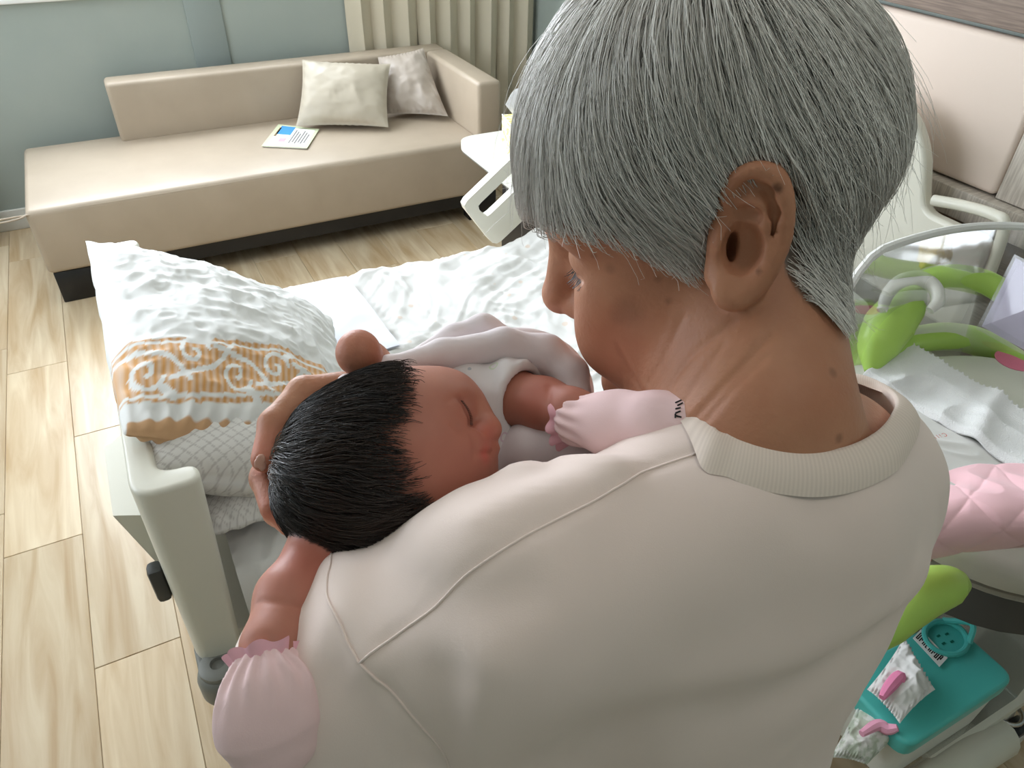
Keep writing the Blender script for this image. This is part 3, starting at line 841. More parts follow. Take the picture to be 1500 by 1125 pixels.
MB().add(*ztube([(1262, 945, 0.67), (1295, 915, 0.69), (1333, 882, 0.705), (1370, 862, 0.71), (1396, 860, 0.705), (1406, 872, 0.695)], [0.022, 0.034, 0.038, 0.036, 0.03, 0.014], M_lime, '')).build('end_lug', M_lime, cot)
MB().add(*ztube([(1292, 455, 0.85), (1300, 432, 0.87), (1318, 413, 0.885), (1345, 407, 0.89), (1368, 420, 0.885), (1374, 440, 0.875), (1362, 455, 0.86)], [0.010, 0.013, 0.015, 0.0155, 0.015, 0.013, 0.009], M_tank, '')).build('hanger_hook', M_tank, cot)
# mattress pad
pad = MB().add(*prism_round(oval(0.325, 0.285, 0, 64)[:, :2], 0.668, 0.722, 0.02)).build('cot_mattress', mat('wipe_clean_pad', srgb(226, 226, 214), 0.45), None)
tag(pad, 'ivory cot mattress with small printed figures lying in the clear tub', 'mattress')
mk = MB()
for (a, b), s in (((1415, 620), 0.006), ((1404, 622), 0.004)):
    c = onz(a, b, 0.7225)
    for t in np.linspace(0, 5, 5): mk.box(c[0] + s * math.cos(t), c[0] + s * math.cos(t) + 0.004, c[1] + s * math.sin(t), c[1] + s * math.sin(t) + 0.004, 0.7222, 0.7228)
mk.build('printed_figure', M_rose, pad, smooth=False)['kind'] = 'stuff'
c = onz(1487, 527, 0.724)
MB().add(*lathe([(0.001, 0.7222), (0.04, 0.7222), (0.04, 0.723), (0.001, 0.723)], (c[0], c[1], 0), 20)).build('pink_print', mat('pink_ink_bright', srgb(238, 130, 160), 0.6), pad)

def zgrid(c4, zs, nu, nv, disp, th, name, m, label, cat):
    """cloth patch with corners at photo positions on given heights"""
    C = [onz(px, py, z) for px, py, z in c4]
    a, b = np.meshgrid(np.linspace(0, 1, nu), np.linspace(0, 1, nv), indexing='ij')
    P = ((1 - a) * (1 - b))[..., None] * C[0] + (a * (1 - b))[..., None] * C[1] + (a * b)[..., None] * C[2] + ((1 - a) * b)[..., None] * C[3]
    P = disp(P, a, b)
    v = P.reshape(-1, 3); f = gridfaces(nu, nv)
    idx = np.arange(nu * nv).reshape(nu, nv); n_ = nu * nv
    loop = np.concatenate([idx[:-1, 0], idx[-1, :-1], idx[:0:-1, -1], idx[0, :0:-1]]); l2 = np.roll(loop, -1)
    o = obj(name, np.vstack([v, v - np.array([0, 0, th])]), np.vstack([f, f[:, ::-1] + n_, np.stack([loop, loop + n_, l2 + n_, l2], -1)]), m)
    return tag(o, label, cat)
def dtowel(P, a, b):
    P = P.copy()
    P[..., 2] += 0.006 * ridge(P * 11, 2, 3) + 0.006 * np.clip(fbm(P * 6, 2, 9), -1, 1) + 0.012 * np.exp(-((a - 0.62) / 0.06) ** 2) + 0.006
    P[..., 2] -= 0.012 * np.exp(-(np.minimum(b, 1 - b) / 0.03) ** 2)
    P[..., 2] += 0.004 * np.sin(a * 170) * (b > 0.955)
    return P
tw = zgrid([(1262, 550, 0.748), (1545, 716, 0.744), (1545, 634, 0.746), (1338, 506, 0.748)], None, 150, 70, dtowel, 0.004, 'hand_towel', M_terry, 'white terry towel spread across the cot mattress', 'towel')
def dsheet(P, a, b):
    P = P.copy(); q = P @ np.array([[0.7, 0.7, 0], [-0.7, 0.7, 0], [0, 0, 1]])
    P[..., 2] += 0.005 * ridge(q * np.array([5, 22, 4]), 2, 13); return P
sw = zgrid([(1225, 715, 0.745), (1545, 790, 0.74), (1545, 715, 0.735), (1240, 545, 0.736)], None, 90, 90, dsheet, 0.002, 'swaddle_cloth', M_sheet, 'smooth white swaddle cloth with tiny embroidered word in the cot', 'cloth')
# tiny embroidered word on the swaddle
def word(txt, origin, ex, ey, size, m, name, parent, depth=0.0004):
    cu = bpy.data.curves.new('tmp', 'FONT'); cu.body = txt; cu.size = 1.0
    ob = bpy.data.objects.new('tmp', cu); COL.objects.link(ob)
    dg = bpy.context.evaluated_depsgraph_get(); me = bpy.data.meshes.new_from_object(ob.evaluated_get(dg))
    v = np.array([p.co[:] for p in me.vertices]).reshape(-1, 3); f = [list(p.vertices) for p in me.polygons]
    bpy.data.objects.remove(ob); bpy.data.curves.remove(cu); bpy.data.meshes.remove(me)
    ex, ey = np.asarray(ex, float), np.asarray(ey, float)
    P = np.asarray(origin) + v[:, :1] * size * ex + v[:, 1:2] * size * ey
    o = obj(name, P, f, m, parent, smooth=False); o['kind'] = 'stuff'
    return o
p0, p1 = onz(1384, 634, 0.748), onz(1340, 645, 0.748)
ex = (p1 - p0) / np.linalg.norm(p1 - p0); ey = np.cross([0, 0, 1], ex)
word('C i l l A', p0, ex, ey, 0.013, mat('red_thread', srgb(214, 96, 80), 0.8), 'embroidery', sw)
# pink quilted blanket folded over the near rim
nq = 120
a, b = np.meshgrid(np.linspace(0, 1, nq), np.linspace(0, 1, nq), indexing='ij')
top_e = spline([onz(1290, 745, 0.83), onz(1385, 697, 0.83), onz(1470, 683, 0.83), onz(1580, 690, 0.83)], nq)
mid_e = spline([onz(1275, 790, 0.885), onz(1375, 765, 0.885), onz(1480, 755, 0.885), onz(1580, 765, 0.885)], nq)
bot_e = spline([onz(1265, 835, 0.79), onz(1365, 815, 0.79), onz(1475, 800, 0.79), onz(1580, 800, 0.79)], nq)
wq0, wq1, wq2 = (1 - b) ** 2, 2 * b * (1 - b), b ** 2
P = wq0[..., None] * top_e[:, None] + wq1[..., None] * (2 * mid_e - 0.5 * top_e - 0.5 * bot_e)[:, None] + wq2[..., None] * bot_e[:, None]
q1, q2 = (a * 3.2 + b * 1.5), (a * 3.2 - b * 1.5)
quilt = np.minimum(np.abs(np.sin(math.pi * q1)), np.abs(np.sin(math.pi * q2)))
nrm = np.cross(np.gradient(P, axis=0), np.gradient(P, axis=1)); nrm /= np.linalg.norm(nrm, axis=-1, keepdims=True) + 1e-9
if nrm[60, 30, 2] < 0: nrm = -nrm
P = P + nrm * (0.0040 * quilt ** 0.35 + 0.006 * ridge(P * 8, 2, 3) * np.clip((0.9 - b) * 3, 0, 1))[..., None]
v = P.reshape(-1, 3); f = gridfaces(nq, nq); n_ = nq * nq
idx = np.arange(n_).reshape(nq, nq); loop = np.concatenate([idx[:-1, 0], idx[-1, :-1], idx[:0:-1, -1], idx[0, :0:-1]]); l2 = np.roll(loop, -1)
o = obj('baby_blanket', np.vstack([v, (P - nrm * 0.012).reshape(-1, 3)]), np.vstack([f, f[:, ::-1] + n_, np.stack([loop, loop + n_, l2 + n_, l2], -1)]), M_pinkq)
tag(o, 'pink quilted baby blanket folded over the cot rim', 'blanket')
# name card in a clear sleeve hung inside the tub
card = thing('name_card', tuple(onz(1475, 440, 0.9)), 'white and peach name card in clear sleeve on the cot', 'card')
cc = [W(1438, 478, 1.50), W(1560, 545, 1.42), W(1580, 425, 1.36), W(1488, 378, 1.44)]
def cquad(name, u0, u1, v0, v1, off, m, par):
    cn = np.cross(cc[1] - cc[0], cc[3] - cc[0]); cn /= np.linalg.norm(cn)
    if cn @ (np.array([0, 0, CAMH]) - cc[0]) < 0: cn = -cn
    g = lambda u, v, h: (1 - u) * (1 - v) * cc[0] + u * (1 - v) * cc[1] + u * v * cc[2] + (1 - u) * v * cc[3] + cn * h
    q = ((u0, v0), (u1, v0), (u1, v1), (u0, v1))
    return obj(name, [g(*p, off) for p in q] + [g(*p, off + 0.0007) for p in q], [[3, 2, 1, 0], [4, 5, 6, 7], [0, 1, 5, 4], [1, 2, 6, 5], [2, 3, 7, 6], [3, 0, 4, 7]], m, par, smooth=False)
cquad('card_sheet', 0, 1, 0, 1, 0, M_lav, card)
sh_ = card.children[0]
cquad('peach_field', 0.12, 1, 0.08, 0.62, 0.0008, M_peach, sh_)
cquad('white_field', 0.34, 0.95, 0.20, 0.74, 0.0016, M_paper, sh_)
cquad('pink_header', 0.22, 1, 0.74, 0.92, 0.0008, mat('pale_pink_ink', srgb(240, 205, 200), 0.7), sh_)
for k in range(6):
    cquad('text_line', 0.38, 0.62 + 0.05 * (k % 3), 0.26 + 0.075 * k, 0.275 + 0.075 * k, 0.0024, M_greyink, sh_)
cquad('clear_sleeve', -0.04, 1.04, -0.06, 1.04, 0.004, clear_mat('clear_sleeve', (0.95, 0.95, 0.97), 0.12, 0.08, 0.06), card)
# under the tub: rose patterned pouch, clear drawer, teal box, clothes
o = obj('folded_cloth', *(lambda q: (q[0], q[1]))(boxmesh(0.845, 0.905, 0.335, 0.41, 0.765, 0.79, 0.010, 3)), M_rose)
tag(o, 'rose patterned cloth peeping out below the pink blanket', 'cloth')
tray = MB()
TX0, TX1, TY0, TY1, TZ0, TZ1 = 0.96, 1.36, 0.235, 0.52, 0.19, 0.43
tray.box(TX0, TX1, TY1 - 0.004, TY1, TZ0, TZ1); tray.box(TX1 - 0.004, TX1, TY0 + 0.0, TY1 - 0.0045, TZ0, TZ1); tray.box(TX0, TX1 - 0.0045, TY0, TY1 - 0.0045, TZ0, TZ0 + 0.004)
tray.build('storage_tray', clear_mat('tray_acrylic', (0.93, 0.93, 0.9), 0.25, 0.06, 0.12), cot, smooth=False) if False else None
for nm, q in (('tray_back', (TX0, TX1, TY1 - 0.004, TY1, TZ0, TZ1)), ('tray_side', (TX1 - 0.004, TX1, TY0, TY1 - 0.0045, TZ0, TZ1)), ('tray_floor', (TX0, TX1 - 0.0045, TY0, TY1 - 0.0045, TZ0 - 0.003, TZ0))):
    box(nm, *q, M_acryl, cot)
MB().tube([(1.345, 0.245, 0.43), (1.345, 0.5, 0.43)], 0.006, 8).build('tray_rail', M_acryl_rim, cot)
MB().add(*lathe([(0.002, 0), (0.013, 0.001), (0.017, 0.008), (0.017, 0.02), (0.011, 0.026), (0.002, 0.027)], onz(1484, 905, 0.43) - np.array([0, 0, 0.013]), 18)).build('tray_knob', M_acryl_rim, cot)
tbx = thing('storage_box', (1.1, 0.31, 0.19), 'frosted plastic box with teal lid and paper label under the cot', 'storage box')
v, f = prism_round(rounded([(0.955, 0.240), (1.243, 0.240), (1.243, 0.388), (0.955, 0.388)], 0.025, 5), 0.192, 0.309, 0.004)
v[:, 0] = 1.1 + (v[:, 0] - 1.1) * (0.97 + 0.03 * (v[:, 2] - 0.19) / 0.12); v[:, 1] = 0.314 + (v[:, 1] - 0.314) * (0.96 + 0.04 * (v[:, 2] - 0.19) / 0.12)
MB().add(v, f).build('body', M_tank, tbx)
lid = MB().add(*prism_round(rounded([(0.945, 0.235), (1.250, 0.235), (1.250, 0.393), (0.945, 0.393)], 0.03, 5), 0.31, 0.35, 0.008)).build('lid', M_teal, tbx)
hc = onz(1385, 935, 0.352)
MB().add(*tubemesh([(hc[0] + 0.045 * math.cos(t), hc[1] + 0.036 * math.sin(t), 0.354) for t in np.linspace(0, 2 * math.pi, 32)], 0.006, 8, False)).build('handle_ring', M_teal, lid)
MB().tube(spline([(hc[0] + 0.03, hc[1] - 0.03, 0.355), (hc[0] + 0.05, hc[1] - 0.01, 0.38), (hc[0] + 0.03, hc[1] + 0.03, 0.355)], 16), 0.006, 8).build('handle', M_teal, lid)
vent = MB()
M_dteal = mat('dark_teal_slots', srgb(20, 110, 92), 0.5)
for t in np.linspace(0, 2 * math.pi, 4, endpoint=False) + 0.5:
    c = hc + np.array([0.014 * math.cos(t), 0.012 * math.sin(t), 0])
    box('vent_slot', c[0] - 0.004, c[0] + 0.004, c[1] - 0.002, c[1] + 0.002, 0.3502, 0.3512, M_dteal, lid)
lb = [onz(px, py, 0.3535) for px, py in ((1337, 935), (1376, 977), (1388, 964), (1349, 922))]
lo = obj('paper_label', lb + [p + np.array([0, 0, 0.001]) for p in lb], [[3, 2, 1, 0], [4, 5, 6, 7], [0, 1, 5, 4], [1, 2, 6, 5], [2, 3, 7, 6], [3, 0, 4, 7]], M_paper, lid, smooth=False)
e1 = (lb[1] - lb[0]); e2 = (lb[3] - lb[0])
ink = MB()
def stroke(u0, v0, u1, v1, w=0.035):
    a = lb[0] + e1 * u0 + e2 * v0; b = lb[0] + e1 * u1 + e2 * v1
    d = (b - a); d /= np.linalg.norm(d); s_ = np.cross([0, 0, 1], d) * 0.0011
    q = [a - s_, b - s_, b + s_, a + s_]
    ink.add([p + np.array([0, 0, 0.0012]) for p in q], [[0, 1, 2, 3]])
for k in range(8):           # looped script characters of the hand-written label
    u = 0.06 + 0.112 * k
    stroke(u, 0.2, u + 0.01, 0.8); stroke(u + 0.01, 0.8, u + 0.06, 0.75); stroke(u + 0.06, 0.75, u + 0.05, 0.2 + 0.2 * (k % 2))
    if k % 3 == 0: stroke(u, 0.2, u + 0.05, 0.25)
    if k % 3 == 1: stroke(u + 0.02, 0.5, u + 0.07, 0.5)
ink.build('handwriting', M_ink, lo, smooth=False)['kind'] = 'stuff'
# baby clothes heaped by the box
def heap(name, c4, th, m, label, seed, pr=None, z=None):
    C = [onz(px, py, zz) for px, py, zz in c4]
    o = pillow(name, C, th, m, n=46, wr=0.008, wsc=24, pinch=0.08, seed=seed, power=0.6)
    tag(o, label, 'clothes'); return o
heap('baby_clothes', [(1270, 1010, 0.378), (1318, 1060, 0.38), (1370, 1010, 0.388), (1325, 932, 0.388)], 0.045, M_sheet, 'white baby clothes heaped on the storage box under the cot', 2)
o = heap('muslin_cloth', [(1215, 1110, 0.30), (1270, 1120, 0.30), (1330, 1068, 0.32), (1262, 1020, 0.32)], 0.04, mat('pale_floral_muslin', srgb(226, 226, 220), 0.85, vary=(60, srgb(188, 196, 178), 0.06)), 'pale floral muslin cloth bundled below the white baby clothes', 7)
for k, (pts, m) in enumerate((([(1292, 1022, 0.402), (1303, 1006, 0.405), (1318, 990, 0.408), (1320, 1000, 0.406)], mat('pink_bow', srgb(238, 140, 180), 0.7)), ([(1262, 1075, 0.35), (1285, 1062, 0.35), (1300, 1068, 0.35), (1315, 1066, 0.36)], mat('pink_ribbon', srgb(240, 170, 196), 0.7)))):
    P = spline([onz(*p) for p in pts], 16)
    tag(MB().tube(P, [0.006 + 0.005 * math.sin(math.pi * t) for t in np.linspace(0, 1, 16)], 8).build('ribbon', m), ['pink green ribbon on the white baby clothes', 'looped pale pink ribbon on the muslin cloth'][k], 'ribbon')
# yellow plush corner and white cloth on the bed behind the cot
heap('soft_toy', [(1348, 395, 0.70), (1392, 385, 0.70), (1388, 345, 0.76), (1350, 345, 0.76)], 0.06, M_yellow, 'yellow soft toy on the bed seen through the clear tub', 12)['category'] = 'toy'

# ================================================================== FIGURES: solid modelling by distance fields
def nrm3(v): v = np.asarray(v, float); return v / np.linalg.norm(v)
def smin(a, b, k):
    h = np.clip(0.5 + (0.5 / k) * (b - a), 0, 1)
    return b + h * (a - b) - k * h * (1 - h)
def smax(a, b, k): return -smin(-a, -b, k)
def vlen(q): return np.sqrt(np.einsum('ij,ij->i', q, q))
def ell(P, c, r, ax=None):
    q = P - np.asarray(c, P.dtype)
    if ax is not None: q = q @ np.asarray(ax, P.dtype).T
    r = np.asarray(r, P.dtype)
    q = q / r
    k0 = vlen(q); k1 = vlen(q / r) + 1e-9
    return k0 * (k0 - 1) / k1
def rc(P, a, b, ra, rb):
    a, b = np.asarray(a, P.dtype), np.asarray(b, P.dtype); ab = b - a
    q = P - a
    t = np.clip((q @ ab) / (ab @ ab), 0, 1)
    return vlen(q - t[:, None] * ab) - (ra + (rb - ra) * t)
def chain(P, pts, rad, k=0.004):
    d = None
    for i in range(len(pts) - 1):
        e = rc(P, pts[i], pts[i + 1], rad[i], rad[i + 1])
        d = e if d is None else smin(d, e, k)
    return d
def pldist(P, pts):
    d = np.full(len(P), 9.0, P.dtype)
    for a, b in zip(pts[:-1], pts[1:]):
        a = np.asarray(a, P.dtype); ab = np.asarray(b, P.dtype) - a; q = P - a; t = np.clip((q @ ab) / (ab @ ab + 1e-12), 0, 1)
        d = np.minimum(d, vlen(q - t[:, None] * ab))
    return d
def bounded(fn, c, R, pad=0.04):
    """evaluate fn only near its bounding ball"""
    c = np.asarray(c, float)
    def g(P):
        d = vlen(P - c.astype(P.dtype)) - R
        near = d < pad
        if near.any(): d[near] = fn(P[near])
        return d
    return g
def dents(P, d, items, band=0.02):
    """press or raise creases along polylines, only close to the surface"""
    w0 = np.abs(d) < band
    if not w0.any(): return d
    Q = P[w0]; e = d[w0]
    for pts, a, w in items:
        c = pts.mean(0); R = np.linalg.norm(pts - c, axis=1).max() + 3 * w
        n = vlen(Q - c.astype(Q.dtype)) < R
        if n.any():
            x = pldist(Q[n], pts); e[n] += a * np.exp(-(x / w) ** 2)
    d[w0] = e
    return d

def mesh_sdf(fn, lo, hi, h, B=6, chunk=600):
    lo, hi = np.asarray(lo, float), np.asarray(hi, float)
    nb = np.ceil((hi - lo) / (h * B)).astype(int)
    I = np.stack(np.meshgrid(*[np.arange(k) for k in nb], indexing='ij'), -1).reshape(-1, 3)
    c = lo + (I + 0.5) * h * B
    d = np.concatenate([fn(c[i:i + 200000]) for i in range(0, len(c), 200000)])
    I = I[np.abs(d) < h * B * 0.87 * 1.15 + 0.002]
    g = np.stack(np.meshgrid(*[np.arange(B + 1)] * 3, indexing='ij'), -1)
    dims = nb * B + 2
    key = lambda q: (q[..., 0] * dims[1] + q[..., 1]) * dims[2] + q[..., 2]
    keys, verts, faces = [], [], []
    co = np.stack(np.meshgrid([0, 1], [0, 1], [0, 1], indexing='ij'), -1).reshape(-1, 3)
    edges = [(a, b) for a in range(8) for b in range(a + 1, 8) if np.abs(co[a] - co[b]).sum() == 1]
    for s in range(0, len(I), chunk):
        Ib = I[s:s + chunk]
        idx = Ib[:, None, None, None, :] * B + g[None]
        G = fn((lo + idx * h).reshape(-1, 3).astype(np.float32)).reshape(idx.shape[:-1])
        S = G < 0
        cs = np.zeros(S[:, :-1, :-1, :-1].shape, int)
        for o in co: cs += S[:, o[0]:B + o[0], o[1]:B + o[1], o[2]:B + o[2]]
        w = np.argwhere((cs > 0) & (cs < 8))
        if len(w):
            cv = np.stack([G[w[:, 0], w[:, 1] + o[0], w[:, 2] + o[1], w[:, 3] + o[2]] for o in co], -1)
            acc = np.zeros((len(w), 3)); cnt = np.zeros(len(w))
            for a, b in edges:
                va, vb = cv[:, a], cv[:, b]; m = (va < 0) != (vb < 0)
                t = np.where(m, va / np.where(m, va - vb, 1), 0)
                acc += np.where(m[:, None], co[a] + t[:, None] * (co[b] - co[a]), 0); cnt += m
            gi = Ib[w[:, 0]] * B + w[:, 1:]
            keys.append(key(gi)); verts.append(lo + (gi + acc / cnt[:, None]) * h)
        for ax in range(3):
            sl0 = [slice(None)] + [slice(0, B)] * 3; sl1 = list(sl0); sl1[1 + ax] = slice(1, B + 1)
            a, b = S[tuple(sl0)], S[tuple(sl1)]
            w = np.argwhere(a != b)
            if not len(w): continue
            gi = Ib[w[:, 0]] * B + w[:, 1:]
            u, v = (ax + 1) % 3, (ax + 2) % 3
            eu = np.zeros(3, int); eu[u] = 1; ev = np.zeros(3, int); ev[v] = 1
            q = np.stack([key(gi - eu - ev), key(gi - ev), key(gi), key(gi - eu)], -1)
            fl = ~a[w[:, 0], w[:, 1], w[:, 2], w[:, 3]]
            q[fl] = q[fl][:, ::-1]
            faces.append(q)
    K = np.concatenate(keys); V = np.concatenate(verts); F = np.concatenate(faces)
    o = np.argsort(K); K, V = K[o], V[o]
    p = np.searchsorted(K, F); p = np.minimum(p, len(K) - 1)
    ok = (K[p] == F).all(1)
    return V, p[ok]

def hit(fn, px, py, d0=0.2, n=60):
    r = U(px, py, 1.0); L = np.linalg.norm(r); d = d0
    for _ in range(n):
        e = float(fn((r * d)[None])[0]); d += e / L * 0.8
        if d > 3: break
    return r * d
def grad(fn, P, e=0.0015):
    f0 = fn(P)
    g = np.stack([fn(P + np.eye(3)[i] * e) - f0 for i in range(3)], -1)
    return g / (np.linalg.norm(g, axis=-1, keepdims=True) + 1e-9)
def cobj(name, V, F, m, parent, smooth=True): return obj(name, toW(V), F, m, parent, smooth)
def fmt(pts): return [np.asarray(p, float) for p in pts]

ZC_ = MC[2]                       # world up in lens axes
# ------------------------------------------------------------------ the woman
EAR = U(1085, 372, 0.385)
fH = nrm3([-0.903, -0.2864, -0.321]); uH = np.array([-0.401, 0.739, 0.5245]); uH = nrm3(uH - fH * (uH @ fH)); lH = np.cross(fH, uH)
OH = EAR + 0.072 * lH
AXH = np.array([fH, uH, lH])
def hp(f, u, l): return OH + f * fH + u * uH + l * lH
NB = U(1124, 622, 0.42)            # base of the neck
sT = nrm3([0.78, 0.07, -0.62]); sT = nrm3(sT - ZC_ * (sT @ ZC_)); bT = np.cross(sT, ZC_)
AXT = np.array([sT, ZC_, bT])

def head_sdf_(P):
    q = (P - OH.astype(P.dtype)) @ AXH.T.astype(P.dtype)
    m = q.copy(); m[..., 2] = np.abs(m[..., 2])
    E = lambda c, r: ell(m, c, r)
    d = E((0.004, 0.048, 0), (0.086, 0.084, 0.072))
    d = smin(d, E((-0.038, 0.016, 0), (0.054, 0.062, 0.062)), 0.03)
    d = smin(d, E((0.050, 0.035, 0), (0.044, 0.055, 0.056)), 0.03)
    d = smin(d, E((0.046, -0.025, 0), (0.050, 0.072, 0.056)), 0.03)
    d = smin(d, E((0.060, -0.022, 0.040), (0.033, 0.030, 0.026)), 0.025)          # cheekbone
    d = smin(d, E((0.076, -0.050, 0.032), (0.034, 0.035, 0.028)), 0.018)          # full lower cheek
    d = smin(d, E((0.058, -0.080, 0.028), (0.028, 0.022, 0.024)), 0.02)           # jowl
    d = smin(d, rc(m, (0.0, -0.040, 0.056), (0.062, -0.092, 0.022), 0.020, 0.020), 0.03)
    d = smin(d, E((0.094, -0.108, 0), (0.022, 0.020, 0.021)), 0.016)
    d = smin(d, E((0.035, -0.095, 0), (0.045, 0.025, 0.035)), 0.03)               # under the chin
    d = smin(d, rc(m, (0.088, 0.032, 0.012), (0.076, 0.034, 0.044), 0.012, 0.010), 0.02)
    sock = E((0.100, 0.012, 0.031), (0.016, 0.012, 0.017))
    d = smax(d, -sock, 0.014)
    d = smin(d, E((0.078, 0.009, 0.031), (0.0145, 0.0135, 0.0165)), 0.006)        # closed lid
    d = smin(d, rc(m, (0.091, 0.020, 0), (0.112, -0.022, 0), 0.0085, 0.0115), 0.012)
    d = smin(d, E((0.1135, -0.027, 0), (0.0125, 0.0115, 0.0125)), 0.008)
    d = smin(d, E((0.102, -0.032, 0.0125), (0.0105, 0.0085, 0.0085)), 0.006)
    d = smin(d, E((0.101, -0.066, 0), (0.0130, 0.0080, 0.026)), 0.008)
    d = smin(d, E((0.100, -0.079, 0), (0.0130, 0.0080, 0.023)), 0.006)
    d = d + 0.0022 * np.exp(-((q[..., 1] + 0.0725) / 0.0018) ** 2) * np.exp(-(m[..., 2] / 0.02) ** 4) * (q[..., 0] > 0.08)
    # downcast eye line
    lid = pldist(m, [np.array([0.0935, 0.0035, 0.020]), np.array([0.0945, 0.0005, 0.030]), np.array([0.0860, 0.0020, 0.045])])
    d = d + 0.0022 * np.exp(-(lid / 0.0022) ** 2)
    return d

head_sdf = bounded(head_sdf_, OH + 0.012 * fH, 0.165)
def Ue(px, py, d): return U(px, py, d)
helix = list(spline([Ue(1066, 318, .371), Ue(1063, 284, .360), Ue(1084, 257, .350), Ue(1112, 249, .346), Ue(1136, 262, .346), Ue(1149, 300, .351), Ue(1146, 345, .359), Ue(1130, 385, .365), Ue(1108, 418, .370), Ue(1086, 438, .373)], 22))
anti = fmt([Ue(1085, 292, .359), Ue(1106, 300, .355), Ue(1120, 325, .358), Ue(1116, 362, .3645), Ue(1098, 390, .370), Ue(1078, 400, .374)])
eu = nrm3(Ue(1112, 255, .352) - Ue(1080, 430, .377)); es = Ue(1149, 310, .355) - Ue(1066, 340, .374); es = nrm3(es - eu * (es @ eu)); AXE = np.array([es, eu, np.cross(es, eu)])
def ear_sdf_(P):
    d = ell(P, Ue(1104, 338, .3685), (0.0175, 0.036, 0.0062), AXE)
    d = smin(d, ell(P, Ue(1107, 284, .3575), (0.0150, 0.0150, 0.0055), AXE), 0.006)
    d = smin(d, chain(P, helix, np.interp(np.linspace(0, 1, 22), np.linspace(0, 1, 10), [.003, .0032, .0036, .0039, .004, .004, .004, .004, .0044, .005]), 0.002), 0.005)
    d = smin(d, chain(P, anti, [.0020, .0028, .0034, .0036, .0034, .003], 0.003), 0.005)
    d = smin(d, ell(P, Ue(1067, 428, .3745), (0.0085, 0.0092, 0.0055)), 0.007)      # lobe
    d = smin(d, rc(P, Ue(1108, 300, .372), Ue(1085, 415, .385), 0.010, 0.010), 0.012)
    d = smin(d, ell(P, Ue(1058, 353, .3695), (0.0040, 0.0062, 0.0042)), 0.005)
    d = smin(d, rc(P, Ue(1058, 330, .3735), Ue(1052, 400, .381), 0.005, 0.006), 0.010)
    d = smax(d, -ell(P, Ue(1087, 364, .3655), (0.0100, 0.0130, 0.0085), AXE), 0.003)     # concha bowl
    d = smax(d, -ell(P, Ue(1097, 316, .3570), (0.0065, 0.0050, 0.0045), AXE), 0.003)
    d = smax(d, -chain(P, fmt([Ue(1100, 268, .350), Ue(1126, 280, .3495), Ue(1136, 310, .353), Ue(1131, 350, .361)]), [.0016, .002, .002, .0014]), 0.003)   # groove inside the rim
    return d
def canal(P): return ell(P, Ue(1070, 362, .378), (0.0030, 0.0078, 0.0140))
ear_sdf = bounded(ear_sdf_, Ue(1098, 345, .376), 0.048)
# right arm comes round the front; its hand cups the back of the baby's head
handW = U(600, 640, 0.520)
MCPs = fmt([U(500, 572, .487), U(478, 618, .500), U(486, 668, .503), U(505, 715, .498)])
fing = [
    (fmt([U(500, 572, .487), U(446, 577, .476), U(403, 622, .457), U(388, 672, .442)]), [.0125, .0112, .0098, .0082]),
    (fmt([U(478, 618, .500), U(412, 640, .482), U(390, 700, .458), U(400, 745, .438)]), [.0125, .0110, .0095, .0075]),
    (fmt([U(486, 668, .503), U(420, 700, .480), U(408, 748, .455), U(425, 768, .440)]), [.0120, .0105, .0090, .0072]),
    (fmt([U(505, 715, .498), U(455, 750, .475), U(450, 785, .452), U(462, 790, .440)]), [.0105, .0090, .0080, .0065]),
]
thumb = (fmt([U(600, 600, .510), U(566, 552, .492), U(541, 530, .470), U(524, 517, .450)]), [.0165, .0135, .0122, .0118])
def hand_sdf_(P):
    d = ell(P, U(545, 640, .512), (0.034, 0.040, 0.014), np.array([nrm3([0.9, 0.15, -0.25]), nrm3([-0.1, 0.98, 0.1]), nrm3([0.25, -0.1, 0.95])]))
    for pts, r in fing: d = smin(d, chain(P, pts, r, 0.004), 0.006)
    d = smin(d, chain(P, thumb[0], thumb[1], 0.005), 0.010)
    d = smin(d, ell(P, thumb[0][-1] + np.array([0.001, 0, 0.001]), (0.0125, 0.0135, 0.0125)), 0.006)
    d = smin(d, rc(P, U(545, 645, .515), U(640, 665, .545), 0.026, 0.024), 0.02)
    return d
hand_b = bounded(hand_sdf_, U(510, 640, .49), 0.105)
def hand_sdf(P):
    d = hand_b(P)
    d = smin(d, rc(P, U(640, 665, .545), U(960, 730, .66), 0.025, 0.036), 0.02)
    d = smin(d, rc(P, U(960, 730, .66), U(1190, 720, .56), 0.038, 0.042), 0.02)
    return d
def trunk_sdf(P):
    d = ell(P, NB - 0.15 * ZC_, (0.145, 0.13, 0.08), AXT)
    d = smin(d, ell(P, NB - 0.38 * ZC_, (0.125, 0.18, 0.085), AXT), 0.06)
    d = smin(d, rc(P, U(1124, 730, .44), U(760, 900, .375), 0.034, 0.036), 0.04)
    d = smin(d, rc(P, U(1124, 690, .44), U(1220, 700, .545), 0.038, 0.040), 0.04)
    d = smin(d, rc(P, U(760, 900, .375), U(540, 1030, .41), 0.038, 0.036), 0.02)
    return d
NKa = hp(-0.006, -0.030, 0)
def neck_sdf(P):
    d = rc(P, NKa, NB + 0.01 * ZC_ + 0.004 * bT - 0.012 * sT, 0.046, 0.050)
    d = smin(d, rc(P, hp(0.02, -0.06, 0), NB - 0.04 * bT, 0.036, 0.04), 0.03)
    d = smin(d, ell(P, NB - 0.055 * ZC_ + 0.0 * bT, (0.125, 0.05, 0.066), AXT), 0.05)
    return d
def body0(P):
    d = smin(head_sdf(P), neck_sdf(P), 0.028)
    d = smin(d, trunk_sdf(P), 0.03)
    d = smin(d, ear_sdf(P), 0.0035)
    return smax(d, -canal(P), 0.0015)
